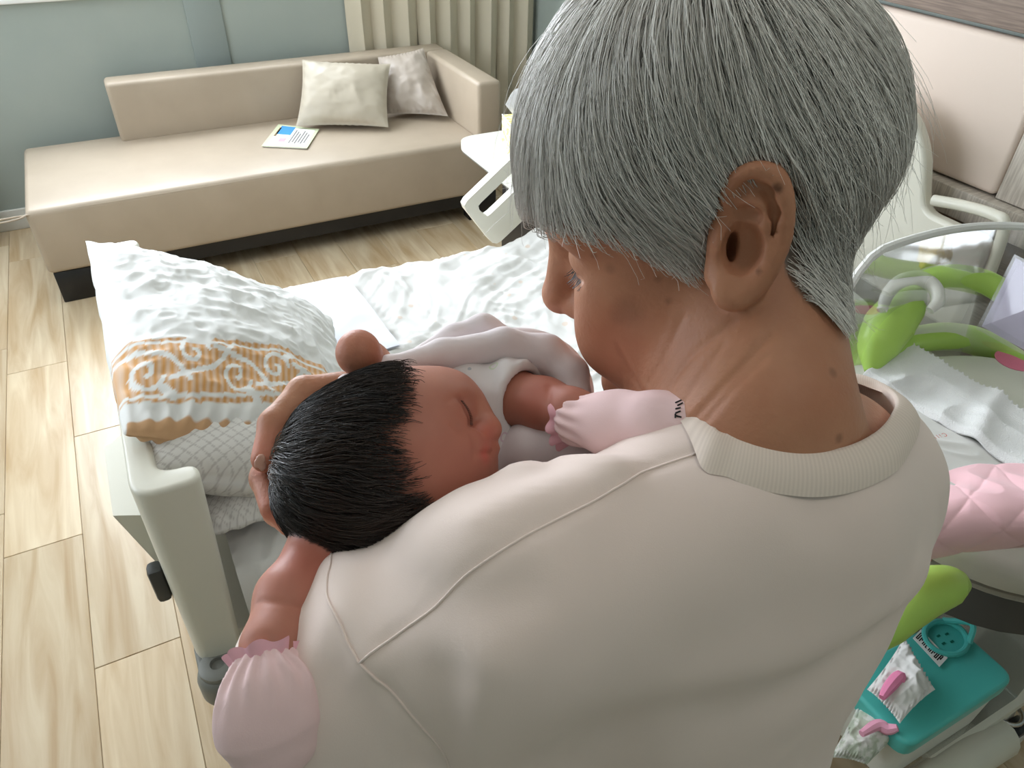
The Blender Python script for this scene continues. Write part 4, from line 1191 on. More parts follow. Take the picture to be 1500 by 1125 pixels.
def crease(path_px, n=10):
    return np.array([hit(body0, a, b) for a, b in spline(path_px, n)])
creases = [(crease([(1128, 492), (1090, 535), (1050, 575), (1012, 618)]), 0.0024, 0.0022),
           (crease([(1122, 522), (1080, 562), (1045, 600), (1022, 628)]), 0.0018, 0.0020),
           (crease([(1075, 470), (1010, 525), (975, 575)]), 0.0011, 0.0022),
           (crease([(905, 505), (925, 545), (945, 585)]), 0.0010, 0.0020),
           (crease([(1000, 465), (975, 520), (950, 560)]), 0.0007, 0.002),
           (crease([(1060, 505), (1020, 560), (1000, 590)]), 0.0009, 0.002)]
def body_sdf(P):
    d = body0(P)
    d = dents(P, d, creases, 0.012)
    return smin(d, hand_sdf(P), 0.01)

woman_base = toW(NB - 0.9 * ZC_); woman_base[2] = 0.0
woman = thing('person', tuple(woman_base), 'grey-haired person in a white t-shirt, head bowed, holding the baby', 'person')
V, F = mesh_sdf(body_sdf, (-0.24, -0.48, -0.80), (0.40, 0.34, -0.28), 0.0016)
M_skin = mat('skin_mature', srgb(190, 137, 107), 0.5, 0.35, vary=(26, srgb(176, 120, 91), 0.2), bump=(300, 0.30, 0.0014), sss=0.08,
             attr=[('scalp', srgb(120, 116, 110)), ('flush', srgb(206, 128, 108)), ('spots', srgb(112, 74, 54))])
body = cobj('body', V, F, M_skin, woman)
q = (V - OH) @ AXH.T
HL_f = np.array([-0.14, -0.03, -0.006, 0.006, 0.012, 0.030, 0.045, 0.06, 0.08, 0.12])
HL_u = np.array([0.045, 0.045, 0.047, 0.036, 0.010, 0.006, 0.024, 0.044, 0.062, 0.075])
HE_f = np.array([-0.14, -0.022, -0.006, 0.006, 0.014, 0.022, 0.030, 0.043, 0.056, 0.078, 0.09, 0.14])
HE_u = np.array([0.040, 0.040, 0.044, 0.034, 0.016, 0.002, -0.002, 0.013, 0.030, 0.045, 0.050, 0.054])
def hairline(q, tips=False):
    """lowest height of hair roots (or tips) at a place on the head; behind the ear it drops to the nape"""
    f, u = q[:, 0], q[:, 1]
    behind = f < -0.0310 + (0.033 - u) * 0.27
    low = np.interp(f, [-0.14, -0.06, -0.04, -0.030, -0.022, -0.016], [-0.078, -0.070, -0.056, -0.042, -0.030, -0.012])
    return np.where(behind, low, np.interp(f, HE_f if tips else HL_f, HE_u if tips else HL_u))
hm = np.clip((q[:, 1] - hairline(q)) / 0.008, 0, 1) * (np.linalg.norm(q, axis=1) < 0.2) * (ear_sdf(V) > 0.003)
fattr(body, 'scalp', hm * 0.85)
al = np.abs(q[:, 2])
ff = np.exp(-((q - np.array([0.07, -0.04, -0.04])) ** 2).sum(1) / 0.025 ** 2) * 0.5 + np.exp(-((q - np.array([0.112, -0.03, 0])) ** 2).sum(1) / 0.014 ** 2) * 0.5
ff = ff + 0.8 * np.clip(1 - np.abs(hand_sdf(V)) / 0.002, 0, 1) * np.exp(-np.minimum.reduce([np.linalg.norm(V - a, axis=1) for a in (fing[0][0][-1], fing[1][0][-1], thumb[0][-1])]) ** 2 / 0.02 ** 2)
fattr(body, 'flush', np.clip(ff, 0, 0.8))
sp = np.zeros(len(V))
for (a, b), r, s in (((918, 462), 0.0085, 0.30), ((905, 470), 0.006, 0.25), ((890, 400), 0.003, 0.3), ((960, 415), 0.002, 0.35), ((868, 382), 0.002, 0.35), ((1234, 648), 0.0022, 0.6), ((1137, 282), 0.0024, 1.0), ((1107, 400), 0.0015, 0.7), ((1225, 540), 0.0025, 0.5), ((975, 445), 0.0018, 0.35), ((940, 385), 0.0022, 0.3)):
    near_ = np.hypot(CX - FPX * V[:, 0] / V[:, 2] - a, CY + FPX * V[:, 1] / V[:, 2] - b) < 8
    if not near_.any(): continue
    c = V[near_][np.argmax(V[near_][:, 2])]; e = np.linalg.norm(V - c, axis=1); sp = np.maximum(sp, s * np.clip(1.6 - e / r * 1.1, 0, 1))
fattr(body, 'spots', sp)

# eyelashes and eyebrow
def strands(name, paths, rad, m, parent, shade=None, taper=0.35):
    """paths (n, k, 3) -> thin three-sided hairs in one mesh"""
    P = np.asarray(paths, float); n, k, _ = P.shape
    t = np.gradient(P, axis=1); t /= np.linalg.norm(t, axis=-1, keepdims=True) + 1e-12
    ref = np.array([0.31, 0.42, 0.85]); a = np.cross(t, ref); a /= np.linalg.norm(a, axis=-1, keepdims=True) + 1e-9; b = np.cross(t, a)
    r = np.broadcast_to(np.asarray(rad, float).reshape(-1, 1), (n, 1)) * np.linspace(1, taper, k)[None] ** 0.8
    V = np.stack([P + r[..., None] * (math.cos(w) * a + math.sin(w) * b) for w in (0, 2.094, 4.189)], 2).reshape(-1, 3)
    base = (np.arange(n)[:, None, None] * k + np.arange(k - 1)[None, :, None]) * 3; j = np.arange(3)[None, None]
    F = np.stack([base + j, base + (j + 1) % 3, base + 3 + (j + 1) % 3, base + 3 + j], -1).reshape(-1, 4)
    o = cobj(name, V, F, m, parent)
    if shade is not None: fattr(o, 'shade', np.repeat(np.asarray(shade), k * 3))
    o['kind'] = 'stuff'
    return o
def hair_mat(name, c0, c1, rough):
    m = mat(name, c0, rough, 0.5, attr=('shade', c1))
    m.node_tree.nodes['Principled BSDF'].inputs['Anisotropic'].default_value = 0.4
    return m
r2 = np.random.default_rng(11)
M_lash = mat('dark_lashes', srgb(40, 32, 30), 0.5)
def lashes(n, pts_head, length, name):
    out = []
    base = spline([hp(*p) for p in pts_head], n)
    for p in base:
        d = nrm3(0.75 * fH - 0.5 * uH - 0.35 * lH + 0.15 * r2.normal(size=3))
        t = np.linspace(0, 1, 5)[:, None]
        out.append(p + d * length * t - 0.12 * length * uH * (t ** 2) * -1.5)
    return strands(name, out, 0.00036, M_lash, body)
lashes(16, [(0.0925, 0.001, -0.022), (0.0925, -0.0015, -0.031), (0.0865, 0.000, -0.043)], 0.008, 'eyelashes')

# ---- hair
crown = np.array([-0.035, 0.138, 0.0])
def scalp_pts(n):
    out = []
    while sum(map(len, out)) < n:
        d = r2.normal(size=(n * 3, 3)); d /= np.linalg.norm(d, axis=1, keepdims=True)
        p = np.array([0.0, 0.015, 0.0]) + d * np.array([0.1, 0.13, 0.085])
        C = OH + p @ AXH
        for _ in range(6): C = C - grad(skull, C) * skull(C)[:, None]
        q = (C - OH) @ AXH.T
        ok = q[:, 1] > hairline(q) + r2.uniform(0, 0.006, len(q))
        out.append(C[ok])
    return np.vstack(out)[:n]
def skull(P): return smin(head_sdf(P), neck_sdf(P), 0.028)
NH, KH = 17000, 12
R0 = scalp_pts(NH); q = (R0 - OH) @ AXH.T
topness = np.clip((q[:, 1] - 0.02) / 0.09, 0, 1)
back = np.clip((-q[:, 0] - 0.0) / 0.06, 0, 1)
nape = back * np.clip((0.05 - q[:, 1]) / 0.07, 0, 1)
front = np.clip((q[:, 0] - 0.02) / 0.06, 0, 1)
length = 0.055 + 0.080 * topness * r2.uniform(0.55, 1.0, NH) + 0.02 * front
length *= (1 - 0.50 * nape) * r2.uniform(0.75, 1.1, NH)
layer = (0.0015 + 0.0085 * r2.random(NH) ** 1.2) * (0.45 + 0.6 * topness + 0.35 * back) * (1 - 0.5 * nape)
clump = fbm(q * 60, 2, 3)
P = R0.copy(); pts = [P.copy()]
step = length / (KH - 1)
live = np.ones(NH); jit = np.abs(r2.normal(size=NH)) * 0.006 - 0.002
gu = R0 * 0
for k in range(1, KH):
    q = (P - OH) @ AXH.T
    g = grad(skull, P)
    rad = q - crown; rad[:, 1] = 0; rad /= np.linalg.norm(rad, axis=1, keepdims=True) + 1e-6
    w = np.clip((q[:, 1] - 0.05) / 0.07, 0, 1)[:, None]
    side = np.clip((np.abs(q[:, 2]) - 0.03) / 0.03, 0, 1)
    fl = -np.array([0, 1.0, 0])[None] + 1.3 * w * rad
    # the side falls down and sweeps back to the ear; the fringe falls forward
    fl[:, 0] += side * (-0.42 * np.exp(-((q[:, 0] - 0.03) / 0.05) ** 2)) + 0.15 * np.clip((q[:, 0] - 0.075) / 0.02, 0, 1)
    fl[:, 0] += -0.35 * np.clip((-0.02 - q[:, 0]) / 0.04, 0, 1) * (side > 0.2) * 0.6
    # tuck in at the nape
    fl[:, 2] += 0.25 * clump * (0.4 + 0.6 * k / KH); fl[:, 0] += 0.18 * np.roll(clump, 5)
    d = fl @ AXH + 0.10 * r2.normal(size=P.shape)
    d = d - g * np.sum(d * g, 1, keepdims=True); d /= np.linalg.norm(d, axis=1, keepdims=True) + 1e-9
    live = live * (q[:, 1] > hairline(q, True) + jit)
    P = P + d * (step * np.maximum(live, 0.06))[:, None]
    tt = k / (KH - 1)
    want = layer * np.sin(math.pi * min(1, 0.18 + tt * 0.62)) + 0.001
    cur = skull(P); g = grad(skull, P)
    P = P + g * (want - cur)[:, None]
    pts.append(P.copy())
paths = np.stack(pts, 1)
shade = np.clip(0.58 + 0.40 * fbm(((R0 - OH) @ AXH.T) * 45, 2, 8) + r2.normal(size=NH) * 0.22, 0, 1)
M_hair = hair_mat('grey_hair', srgb(186, 180, 172), srgb(255, 253, 248), 0.34)
hair = strands('hair', paths, r2.uniform(0.00022, 0.00036, NH), M_hair, woman, shade)
# a few loose flyaways
nf = 420
sel = r2.choice(NH, nf, replace=False)
fly = paths[sel] + (np.linspace(0, 1, KH)[None, :, None] ** 1.5) * (grad(skull, paths[sel][:, -1])[:, None] * r2.uniform(0.003, 0.016, nf)[:, None, None] + 0.006 * r2.normal(size=(nf, 1, 3)))
strands('flyaway_hair', fly, 0.00016, M_hair, hair, r2.uniform(0.6, 1, nf))

# ---- t-shirt
def shirt0(P):
    d = ell(P, NB - 0.140 * ZC_, (0.160, 0.145, 0.098), AXT)
    d = smin(d, ell(P, NB - 0.36 * ZC_, (0.150, 0.21, 0.112), AXT), 0.07)
    d = smin(d, ell(P, NB - 0.60 * ZC_, (0.172, 0.16, 0.13), AXT), 0.07)
    d = smin(d, rc(P, U(1110, 738, .415), U(745, 880, .365), 0.052, 0.052), 0.05)
    d = smin(d, rc(P, U(1120, 715, .43), U(1238, 700, .535), 0.056, 0.052), 0.05)
    d = smin(d, rc(P, U(1238, 700, .535), U(1130, 830, .64), 0.052, 0.05), 0.03)
    d = smin(d, chain(P, fmt([U(745, 880, .365), U(520, 1000, .400), U(515, 1250, .46)]), [0.052, 0.061, 0.060], 0.02), 0.035)
    d = smin(d, rc(P, U(700, 960, .43), U(640, 1260, .53), 0.062, 0.075), 0.05)
    return d
seam_sh = [hit(shirt0, a, b) for a, b in spline([(1022, 662), (950, 690), (870, 737), (780, 780), (690, 836), (610, 902), (540, 966)], 40)]
seam_arm = [hit(shirt0, a, b) for a, b in spline([(492, 822), (497, 870), (510, 915), (540, 966), (585, 1030), (640, 1108), (665, 1140)], 40)]
folds = []
for path, a, w in (([(492, 825), (500, 890), (540, 962)], 0.006, 0.012), ([(560, 800), (590, 850), (660, 880), (760, 870)], -0.005, 0.014), ([(520, 840), (505, 900), (470, 960)], 0.004, 0.010),
                   ([(1345, 850), (1250, 920), (1130, 965), (1010, 985)], 0.0045, 0.018), ([(1290, 930), (1180, 1000), (1080, 1050)], -0.004, 0.018), ([(690, 1125), (700, 1040), (720, 980)], 0.004, 0.012),
                   ([(640, 1120), (660, 1060), (660, 1000)], -0.004, 0.012), ([(880, 700), (800, 720), (700, 760)], 0.003, 0.012), ([(980, 1120), (960, 1050), (930, 990)], 0.003, 0.02),
                   ([(760, 690), (830, 680), (890, 690)], 0.006, 0.011), ([(1100, 770), (1000, 810), (880, 900)], 0.003, 0.03)):
    folds.append((np.array([hit(shirt0, *p) for p in spline(path, 14)]), a, w))
seam_sh, seam_arm = np.array(seam_sh), np.array(seam_arm)
items = [(p, -a, w) for p, a, w in folds] + [(seam_sh[::3], 0.0012, 0.0035), (seam_arm[::3], 0.0014, 0.004)]
def shirt_sdf(P):
    d = dents(P, shirt0(P), items, 0.03)
    n = np.abs(d) < 0.02
    if n.any(): d[n] += 0.0016 * fbm(P[n] * 22, 2, 4)
    return d
V, F = mesh_sdf(shirt_sdf, (-0.34, -0.62, -1.02), (0.42, 0.08, -0.26), 0.003)
# collar loops: seen points lie on the jersey at the photo's place, the front ones are carried on round the neck
vis_in = [(1044, 622), (1085, 643), (1140, 656), (1205, 662), (1262, 645), (1298, 614)]
vis_out = [(1018, 664), (1070, 703), (1138, 724), (1215, 727), (1285, 706), (1330, 662)]
far_in = [(1312, 580, .485), (1296, 550, .510), (1258, 530, .525), (1190, 540, .535), (1110, 575, .525), (1050, 606, .480)]
far_out = [(1345, 606, .505), (1320, 545, .540), (1262, 520, .555), (1180, 540, .565), (1090, 585, .545), (1022, 632, .485)]
nc, nk = 280, 12
def settle(p, off):
    for _ in range(10): p = p - grad(shirt0, p) * (shirt0(p) - off)[:, None] * 0.8
    return p
li = spline([hit(shirt0, *p) for p in vis_in] + [U(*p) for p in far_in], nc, True)
lo_ = settle(spline([hit(shirt0, *p) for p in vis_out] + list(settle(np.array([U(*p) for p in far_out]), 0.0)), nc, True), 0.0008)
nA = nrm3(NKa - NB); e1_ = nrm3(np.cross(nA, [0, 0, 1.0])); e2_ = np.cross(nA, e1_)
mid_l = 0.72 * li + 0.28 * lo_
poly2 = np.stack([(mid_l - NB) @ e1_, (mid_l - NB) @ e2_], -1)
v2 = np.stack([(V - NB) @ e1_, (V - NB) @ e2_], -1)
inside = np.zeros(len(V), bool)
for (x1, y1), (x2, y2) in zip(poly2, np.roll(poly2, -1, 0)):
    c_ = ((y1 > v2[:, 1]) != (y2 > v2[:, 1]))
    inside ^= c_ & (v2[:, 0] < (x2 - x1) * (v2[:, 1] - y1) / (y2 - y1 + 1e-12) + x1)
pc_ = poly2.mean(0)
la = np.arctan2(poly2[:, 1] - pc_[1], poly2[:, 0] - pc_[0]); o_ = np.argsort(la)
lh = np.interp(np.arctan2(v2[:, 1] - pc_[1], v2[:, 0] - pc_[0]), la[o_], ((mid_l - NB) @ nA)[o_], period=2 * math.pi)
inside &= ((V - NB) @ nA) > lh - 0.006
F = F[~inside[F].any(1)]
M_shirt = mat('white_jersey', srgb(238, 220, 211), 0.85, 0.2, sheen=0.15, bump=(1500, 0.10, 0.0006))
used = np.zeros(len(V), bool); used[F.ravel()] = True
remap = np.cumsum(used) - 1
shirt = cobj('t_shirt', V[used], remap[F], M_shirt, woman)
for nm, s_ in (('shoulder_seam', seam_sh), ('armhole_seam', seam_arm)):
    p = s_.copy()
    for _ in range(5): p = p - grad(shirt_sdf, p) * (shirt_sdf(p) - 0.0003)[:, None]
    v, f = tubemesh(p, 0.0007, 6)
    cobj(nm, v, f, M_shirt, shirt)
# ribbed collar band with a turned inner edge
rows = []
cent = li.mean(0)
for t in np.linspace(0, 1, nk):
    p = li * (1 - t) + lo_ * t
    on = settle(p, 0.0)
    p = 0.35 * p + 0.65 * on
    rows.append(p + grad(shirt0, p) * (0.0030 * math.sin(math.pi * min(1, 0.12 + t * 0.88)) + 0.0012))
top_ = rows[0]
inn1 = top_ + (cent - top_) * 0.03 - nA * 0.003; inn2 = top_ + (cent - top_) * 0.02 - nA * 0.022
allr = np.stack([inn2, inn1] + rows, 1)
collar = cobj('collar', allr.reshape(-1, 3), gridfaces(nc, nk + 2, True), None, shirt)
fattr(collar, 'rib', np.tile((np.arange(nc) % 2)[:, None], (1, nk + 2)).ravel() * 0.35)
collar.data.materials.append(mat('ribbed_collar', srgb(236, 221, 209), 0.85, 0.2, attr=('rib', srgb(204, 188, 176))))

# trousers and slippers (below the frame)
hipW = toW(NB - 0.62 * ZC_)
sW = MC @ sT; bW = MC @ bT
def legs(P):
    d = None
    for sg in (-1, 1):
        hp_ = hipW + sg * 0.085 * sW; foot = np.array([hipW[0], hipW[1], 0.085]) + sg * 0.095 * sW
        e = chain(P, [hp_, (hp_ + foot) / 2 - 0.01 * bW, foot], [0.095, 0.075, 0.062], 0.02)
        d = e if d is None else smin(d, e, 0.03)
    d = smin(d, ell(P, hipW + np.array([0, 0, 0.06]), (0.165, 0.10, 0.12), np.array([sW, [0, 0, 1], bW])), 0.05)
    return d
V, F = mesh_sdf(legs, (hipW[0] - 0.4, hipW[1] - 0.4, 0.0), (hipW[0] + 0.4, hipW[1] + 0.4, hipW[2] + 0.25), 0.009)
V[:, 2] = np.maximum(V[:, 2], 0.03)
obj('trousers', V, F, mat('grey_trousers', srgb(96, 96, 104), 0.85), woman)
for sg in (-1, 1):
    c = np.array([hipW[0], hipW[1], 0.03]) + sg * 0.095 * sW - 0.05 * bW
    Vs, Fs = mesh_sdf(lambda P: np.maximum(ell(P, c, (0.048, 0.045, 0.125), np.array([sW, [0, 0, 1], bW])), 0.001 - P[..., 2]), c - 0.16, c + 0.16, 0.008)
    obj('slipper', Vs, Fs, M_dgrey, woman)
# fingernails
M_nail = mat('fingernail', srgb(214, 164, 146), 0.3, 0.5)
for (px, py), sz, tip, prev in (((379, 680), (0.0040, 0.0056, 0.0008), fing[0][0][-1], fing[0][0][-2]),):
    c = hit(body_sdf, px + 3, py - 2); g = grad(body_sdf, c[None])[0]; d = nrm3(tip - prev); d = nrm3(d - g * (g @ d)); s_ = np.cross(d, g)
    Vn, Fn = mesh_sdf(lambda P: ell(P, c - g * 0.0004, sz, np.array([s_, d, g])), c - 0.012, c + 0.012, 0.0012)
    cobj('fingernail', Vn, Fn, M_nail, body)

# ------------------------------------------------------------------ the baby
HB = U(560, 684, 0.430)
a1 = nrm3([0.94, 0.16, -0.30]); a2 = np.array([-0.1, 0.98, 0.15]); a2 = nrm3(a2 - a1 * (a1 @ a2)); a3 = np.cross(a1, a2)
AXB = np.array([a1, a2, a3])
def bhead_(P):
    d = ell(P, HB, (0.0570, 0.0520, 0.0515), AXB)
    d = smin(d, ell(P, U(545, 712, .428), (0.046, 0.040, 0.044)), 0.02)                # occiput
    d = smin(d, ell(P, U(620, 632, .434), (0.034, 0.034, 0.040)), 0.025)               # forehead
    d = smin(d, ell(P, U(636, 670, .421), (0.028, 0.028, 0.030)), 0.022)               # near cheek
    d = smin(d, ell(P, U(662, 693, .432), (0.018, 0.017, 0.021)), 0.016)
    d = smin(d, ell(P, U(658, 598, .452), (0.018, 0.020, 0.022)), 0.02)                # far brow and cheek
    d = smax(d, -ell(P, U(698, 603, .416), (0.0095, 0.0120, 0.0125)), 0.007)
    d = smin(d, ell(P, U(673, 601, .4235), (0.0092, 0.0115, 0.0100)), 0.006)           # lid
    d = smin(d, rc(P, U(690, 588, .438), U(708, 620, .430), 0.0050, 0.0070), 0.008)
    d = smin(d, ell(P, U(715, 629, .425), (0.0080, 0.0076, 0.0088)), 0.0035)
    d = smin(d, ell(P, U(703, 635, .4165), (0.0062, 0.0056, 0.0060)), 0.003)
    d = smax(d, -ell(P, U(712, 643, .4165), (0.0018, 0.0022, 0.0035)), 0.0015)         # nostril
    d = smin(d, ell(P, U(712, 657, .424), (0.0080, 0.0048, 0.0095)), 0.003)
    d = smin(d, ell(P, U(709, 673, .424), (0.0076, 0.0048, 0.0090)), 0.0025)
    d = smin(d, ell(P, U(694, 690, .431), (0.0120, 0.0100, 0.0125)), 0.007)
    return d
bhead = bounded(bhead_, HB + np.array([0.02, 0.003, 0]), 0.095)
barm_r = (fmt([U(520, 775, .430), U(470, 815, .405), U(424, 876, .376), U(398, 945, .352), U(393, 985, .343)]), [.0195, .0185, .0165, .0135, .0125])
barm_l = (fmt([U(700, 610, .505), U(748, 583, .485), U(796, 592, .468), U(838, 606, .450), U(870, 614, .440)]), [.020, .0185, .0165, .0150, .0130])
def bbody(P):
    d = bhead(P)
    d = smin(d, rc(P, U(600, 715, .450), U(660, 690, .495), 0.026, 0.030), 0.015)
    d = smin(d, rc(P, U(670, 690, .505), U(670, 690, .505) - 0.17 * ZC_, 0.042, 0.044), 0.02)
    d = smin(d, rc(P, U(670, 690, .505) - 0.17 * ZC_, U(760, 720, .60) - 0.2 * ZC_, 0.030, 0.024), 0.02)
    d = smin(d, chain(P, *barm_r, 0.006), 0.008)
    d = smin(d, chain(P, *barm_l, 0.006), 0.008)
    return d
def bpl(p, n): return np.array([hit(bbody, *q) for q in spline(p, n)])
bcre = [(bpl([(674, 586), (683, 597), (689, 610), (689, 622)], 8), 0.0030, 0.0017),
        (bpl([(664, 622), (676, 632), (686, 630)], 5), 0.0010, 0.0018),
        (bpl([(656, 588), (664, 582), (674, 582)], 5), 0.0008, 0.0018),
        (bpl([(693, 638), (697, 652), (696, 668)], 5), 0.0014, 0.0024),
        (bpl([(698, 664), (710, 665), (722, 664)], 5), 0.0030, 0.0013),
        (bpl([(380, 880), (420, 884), (452, 890)], 6), 0.0008, 0.0016),
        (bpl([(805, 566), (803, 590), (812, 615)], 6), 0.0010, 0.0018)]
def baby_sdf(P): return dents(P, bbody(P), bcre, 0.01)
bb = toW(U(670, 690, .505)); 
baby = thing('person', (bb[0], bb[1], bb[2] - 0.25), 'sleeping dark-haired baby in pink mittens lying against the white t-shirt shoulder', 'person')
V, F = mesh_sdf(baby_sdf, (-0.20, -0.36, -0.78), (0.12, 0.09, -0.30), 0.0014)
M_bskin = mat('skin_newborn', srgb(184, 126, 106), 0.5, 0.35, vary=(30, srgb(174, 114, 96), 0.2), bump=(500, 0.08, 0.0008), sss=0.08,
              attr=[('flush', srgb(206, 104, 92)), ('scalp', srgb(58, 42, 36))])
bbod = cobj('body', V, F, M_bskin, baby)
def pxof(P): 
    P = np.asarray(P); return CX + FPX * P[..., 0] / -P[..., 2], CY - FPX * P[..., 1] / -P[..., 2]
# hair covers the cap behind a curved hairline (a surface in head space)
HLN = U(700, 640, .43)
def capmask(P):
    """positive inside the hair cap: distance behind the hairline, measured along the head axis"""
    q = (P - HB) @ AXB.T
    yy = q[..., 1]
    edge = np.interp(yy, [-0.06, -0.035, -0.015, 0.005, 0.025, 0.05], [0.014, 0.012, 0.002, -0.006, -0.008, 0.006]) - 0.10 * np.clip(-q[..., 2], 0, 1)
    return edge - q[..., 0]
cm = capmask(V)
fattr(bbod, 'scalp', 0.9 * np.clip((cm + 0.006) / 0.016, 0, 1) * (bhead(V) < 0.004))
fl = sum(a * np.exp(-((V - hit(bbody, *p)) ** 2).sum(1) / r ** 2) for p, r, a in (((716, 632), .010, .35), ((712, 666), .005, .7), ((650, 670), .03, .2), ((470, 810), .03, .3), ((790, 580), .02, .3)))
fattr(bbod, 'flush', np.clip(fl, 0, 0.9))
NBH, KB = 8000, 9
d = r2.normal(size=(NBH * 3, 3)); d /= np.linalg.norm(d, axis=1, keepdims=True)
C = HB + d * 0.06
for _ in range(6): C = C - grad(bhead_, C) * bhead_(C)[:, None]
C = C[capmask(C) > r2.uniform(-0.016, 0.007, len(C))][:NBH]; NBH = len(C)
whorl = U(410, 668, .435)
lenb = r2.uniform(0.022, 0.042, NBH) * np.clip(0.42 + capmask(C) / 0.045, 0.25, 1); lay = r2.uniform(0.0006, 0.0040, NBH)
cl = fbm(C * 110, 2, 5)
P = C.copy(); pts = [P.copy()]
for k in range(1, KB):
    g = grad(bhead_, P)
    v_ = P - whorl; v_ /= np.linalg.norm(v_, axis=1, keepdims=True) + 1e-9
    v_ = v_ + 0.25 * np.array([0.3, 0.2, -0.3]) + 0.35 * cl[:, None] * np.array([0.1, 1, 0.2]) + 0.06 * r2.normal(size=P.shape)
    v_ -= g * np.sum(v_ * g, 1, keepdims=True); v_ /= np.linalg.norm(v_, axis=1, keepdims=True) + 1e-9
    P = P + v_ * (lenb / (KB - 1))[:, None]
    g = grad(bhead_, P); P = P + g * (lay * math.sin(math.pi * min(0.9, 0.15 + k / KB * 0.75)) + 0.0004 - bhead_(P))[:, None]
    pts.append(P.copy())
M_bhair = hair_mat('dark_newborn_hair', srgb(26, 20, 19), srgb(74, 58, 50), 0.3)
strands('hair', np.stack(pts, 1), r2.uniform(0.00018, 0.0003, NBH), M_bhair, baby, np.clip(0.3 + 0.4 * cl + 0.15 * r2.normal(size=NBH), 0, 1))
# closed lashes
base = [hit(bbody, *p) for p in spline([(675, 587), (683, 598), (688, 610), (689, 622)], 22)]
strands('eyelashes', [p + nrm3([0.7, -0.1, 0.5]) * 0.0020 * np.linspace(0, 1, 4)[:, None] for p in base], 0.00028, M_lash, bbod)

# ---- printed wrap top, wrapped cloth and mittens
M_print = mat('print_cotton', srgb(236, 232, 232), 0.85, 0.2, sheen=0.1)
def print_mat():
    m = mat('animal_print_cotton', srgb(232, 228, 228), 0.85, 0.2)
    N_, L = m.node_tree.nodes, m.node_tree.links; b = N_['Principled BSDF']
    tc = N_.new('ShaderNodeTexCoord'); vo = N_.new('ShaderNodeTexVoronoi'); vo.inputs['Scale'].default_value = 85
    L.new(tc.outputs['Object'], vo.inputs['Vector'])
    r = N_.new('ShaderNodeValToRGB'); r.color_ramp.interpolation = 'CONSTANT'
    e = r.color_ramp.elements; e[0].position = 0; e[0].color = (0, 0, 0, 1); e[1].position = 0.20; e[1].color = (1, 1, 1, 1)
    e2 = r.color_ramp.elements.new(0.30); e2.color = (0, 0, 0, 1)
    L.new(vo.outputs['Distance'], r.inputs[0])
    hs = N_.new('ShaderNodeHueSaturation'); hs.inputs['Saturation'].default_value = 0.45; hs.inputs['Value'].default_value = 0.8; L.new(vo.outputs['Color'], hs.inputs['Color'])
    ml = N_.new('ShaderNodeMath'); ml.operation = 'MULTIPLY'; ml.inputs[1].default_value = 0.75; L.new(r.outputs[0], ml.inputs[0])
    x = N_.new('ShaderNodeMix'); x.data_type = 'RGBA'; x.inputs[6].default_value = (*srgb(232, 228, 228), 1)
    L.new(ml.outputs[0], x.inputs[0]); L.new(hs.outputs[0], x.inputs[7]); L.new(x.outputs[2], b.inputs['Base Color'])
    return m
slv_c, slv_a = U(766, 574, .474), nrm3(U(838, 606, .450) - U(748, 583, .485))
def onesie(P):
    d = rc(P, U(690, 650, .508), U(670, 690, .505) - 0.17 * ZC_, 0.052, 0.054)
    d = smin(d, chain(P, fmt([U(676, 640, .512), U(705, 590, .500), U(745, 576, .484), U(776, 576, .470)]), [0.030, 0.028, 0.0245, 0.0215], 0.008), 0.02)
    d = smin(d, ell(P, U(665, 560, .500), (0.030, 0.018, 0.026)), 0.015)
    d = smin(d, rc(P, U(690, 690, .505) - 0.16 * ZC_, U(770, 720, .60) - 0.2 * ZC_, 0.038, 0.032), 0.02)
    n = np.abs(d) < 0.02
    if n.any(): d[n] += 0.0030 * ridge(P[n] * np.array([38, 30, 30], P.dtype), 2, 7)
    d = smax(d, (P - slv_c.astype(P.dtype)) @ slv_a.astype(P.dtype), 0.002)
    d = smax(d, -chain(P, fmt([U(748, 583, .485), U(800, 590, .466)]), [0.0185, 0.0195]), 0.002)
    return d
V, F = mesh_sdf(onesie, (-0.16, -0.40, -0.82), (0.09, 0.09, -0.42), 0.0022)
cobj('wrap_top', V, F, print_mat(), baby)
def swaddle(P):
    d = chain(P, fmt([U(474, 580, .440), U(506, 559, .445), U(568, 537, .462), U(648, 519, .478), U(738, 507, .488), U(800, 519, .490), U(834, 548, .486), U(842, 584, .480), U(836, 622, .474)]), [.0020, .0035, .0065, .0095, .0120, .0130, .0120, .0100, .007], 0.006)
    d = smin(d, chain(P, fmt([U(600, 524, .498), U(665, 498, .508), U(708, 484, .512), U(752, 500, .512)]), [.004, .010, .011, .008], 0.006), 0.008)
    d = smin(d, chain(P, fmt([U(735, 672, .480), U(780, 655, .476), U(830, 650, .466), U(862, 655, .456)]), [.012, .018, .016, .010], 0.008), 0.01)
    d = smin(d, ell(P, U(760, 580, .540), (0.055, 0.050, 0.016)), 0.012)
    n = np.abs(d) < 0.015
    if n.any(): d[n] += 0.0005 * ridge(P[n] * 20, 1, 17)
    return d
V, F = mesh_sdf(swaddle, (-0.16, -0.10, -0.60), (0.09, 0.06, -0.42), 0.0020)
cobj('swaddle_wrap', V, F, mat('pink_white_jersey', srgb(238, 228, 230), 0.85, 0.2, sheen=0.2, bump=(1200, 0.08, 0.0005)), baby)
M_mit = mat('pale_pink_cotton', srgb(240, 208, 208), 0.88, 0.2, sheen=0.2, bump=(1400, 0.12, 0.0006))
M_frill = mat('rose_frill', srgb(236, 182, 194), 0.88, 0.2)
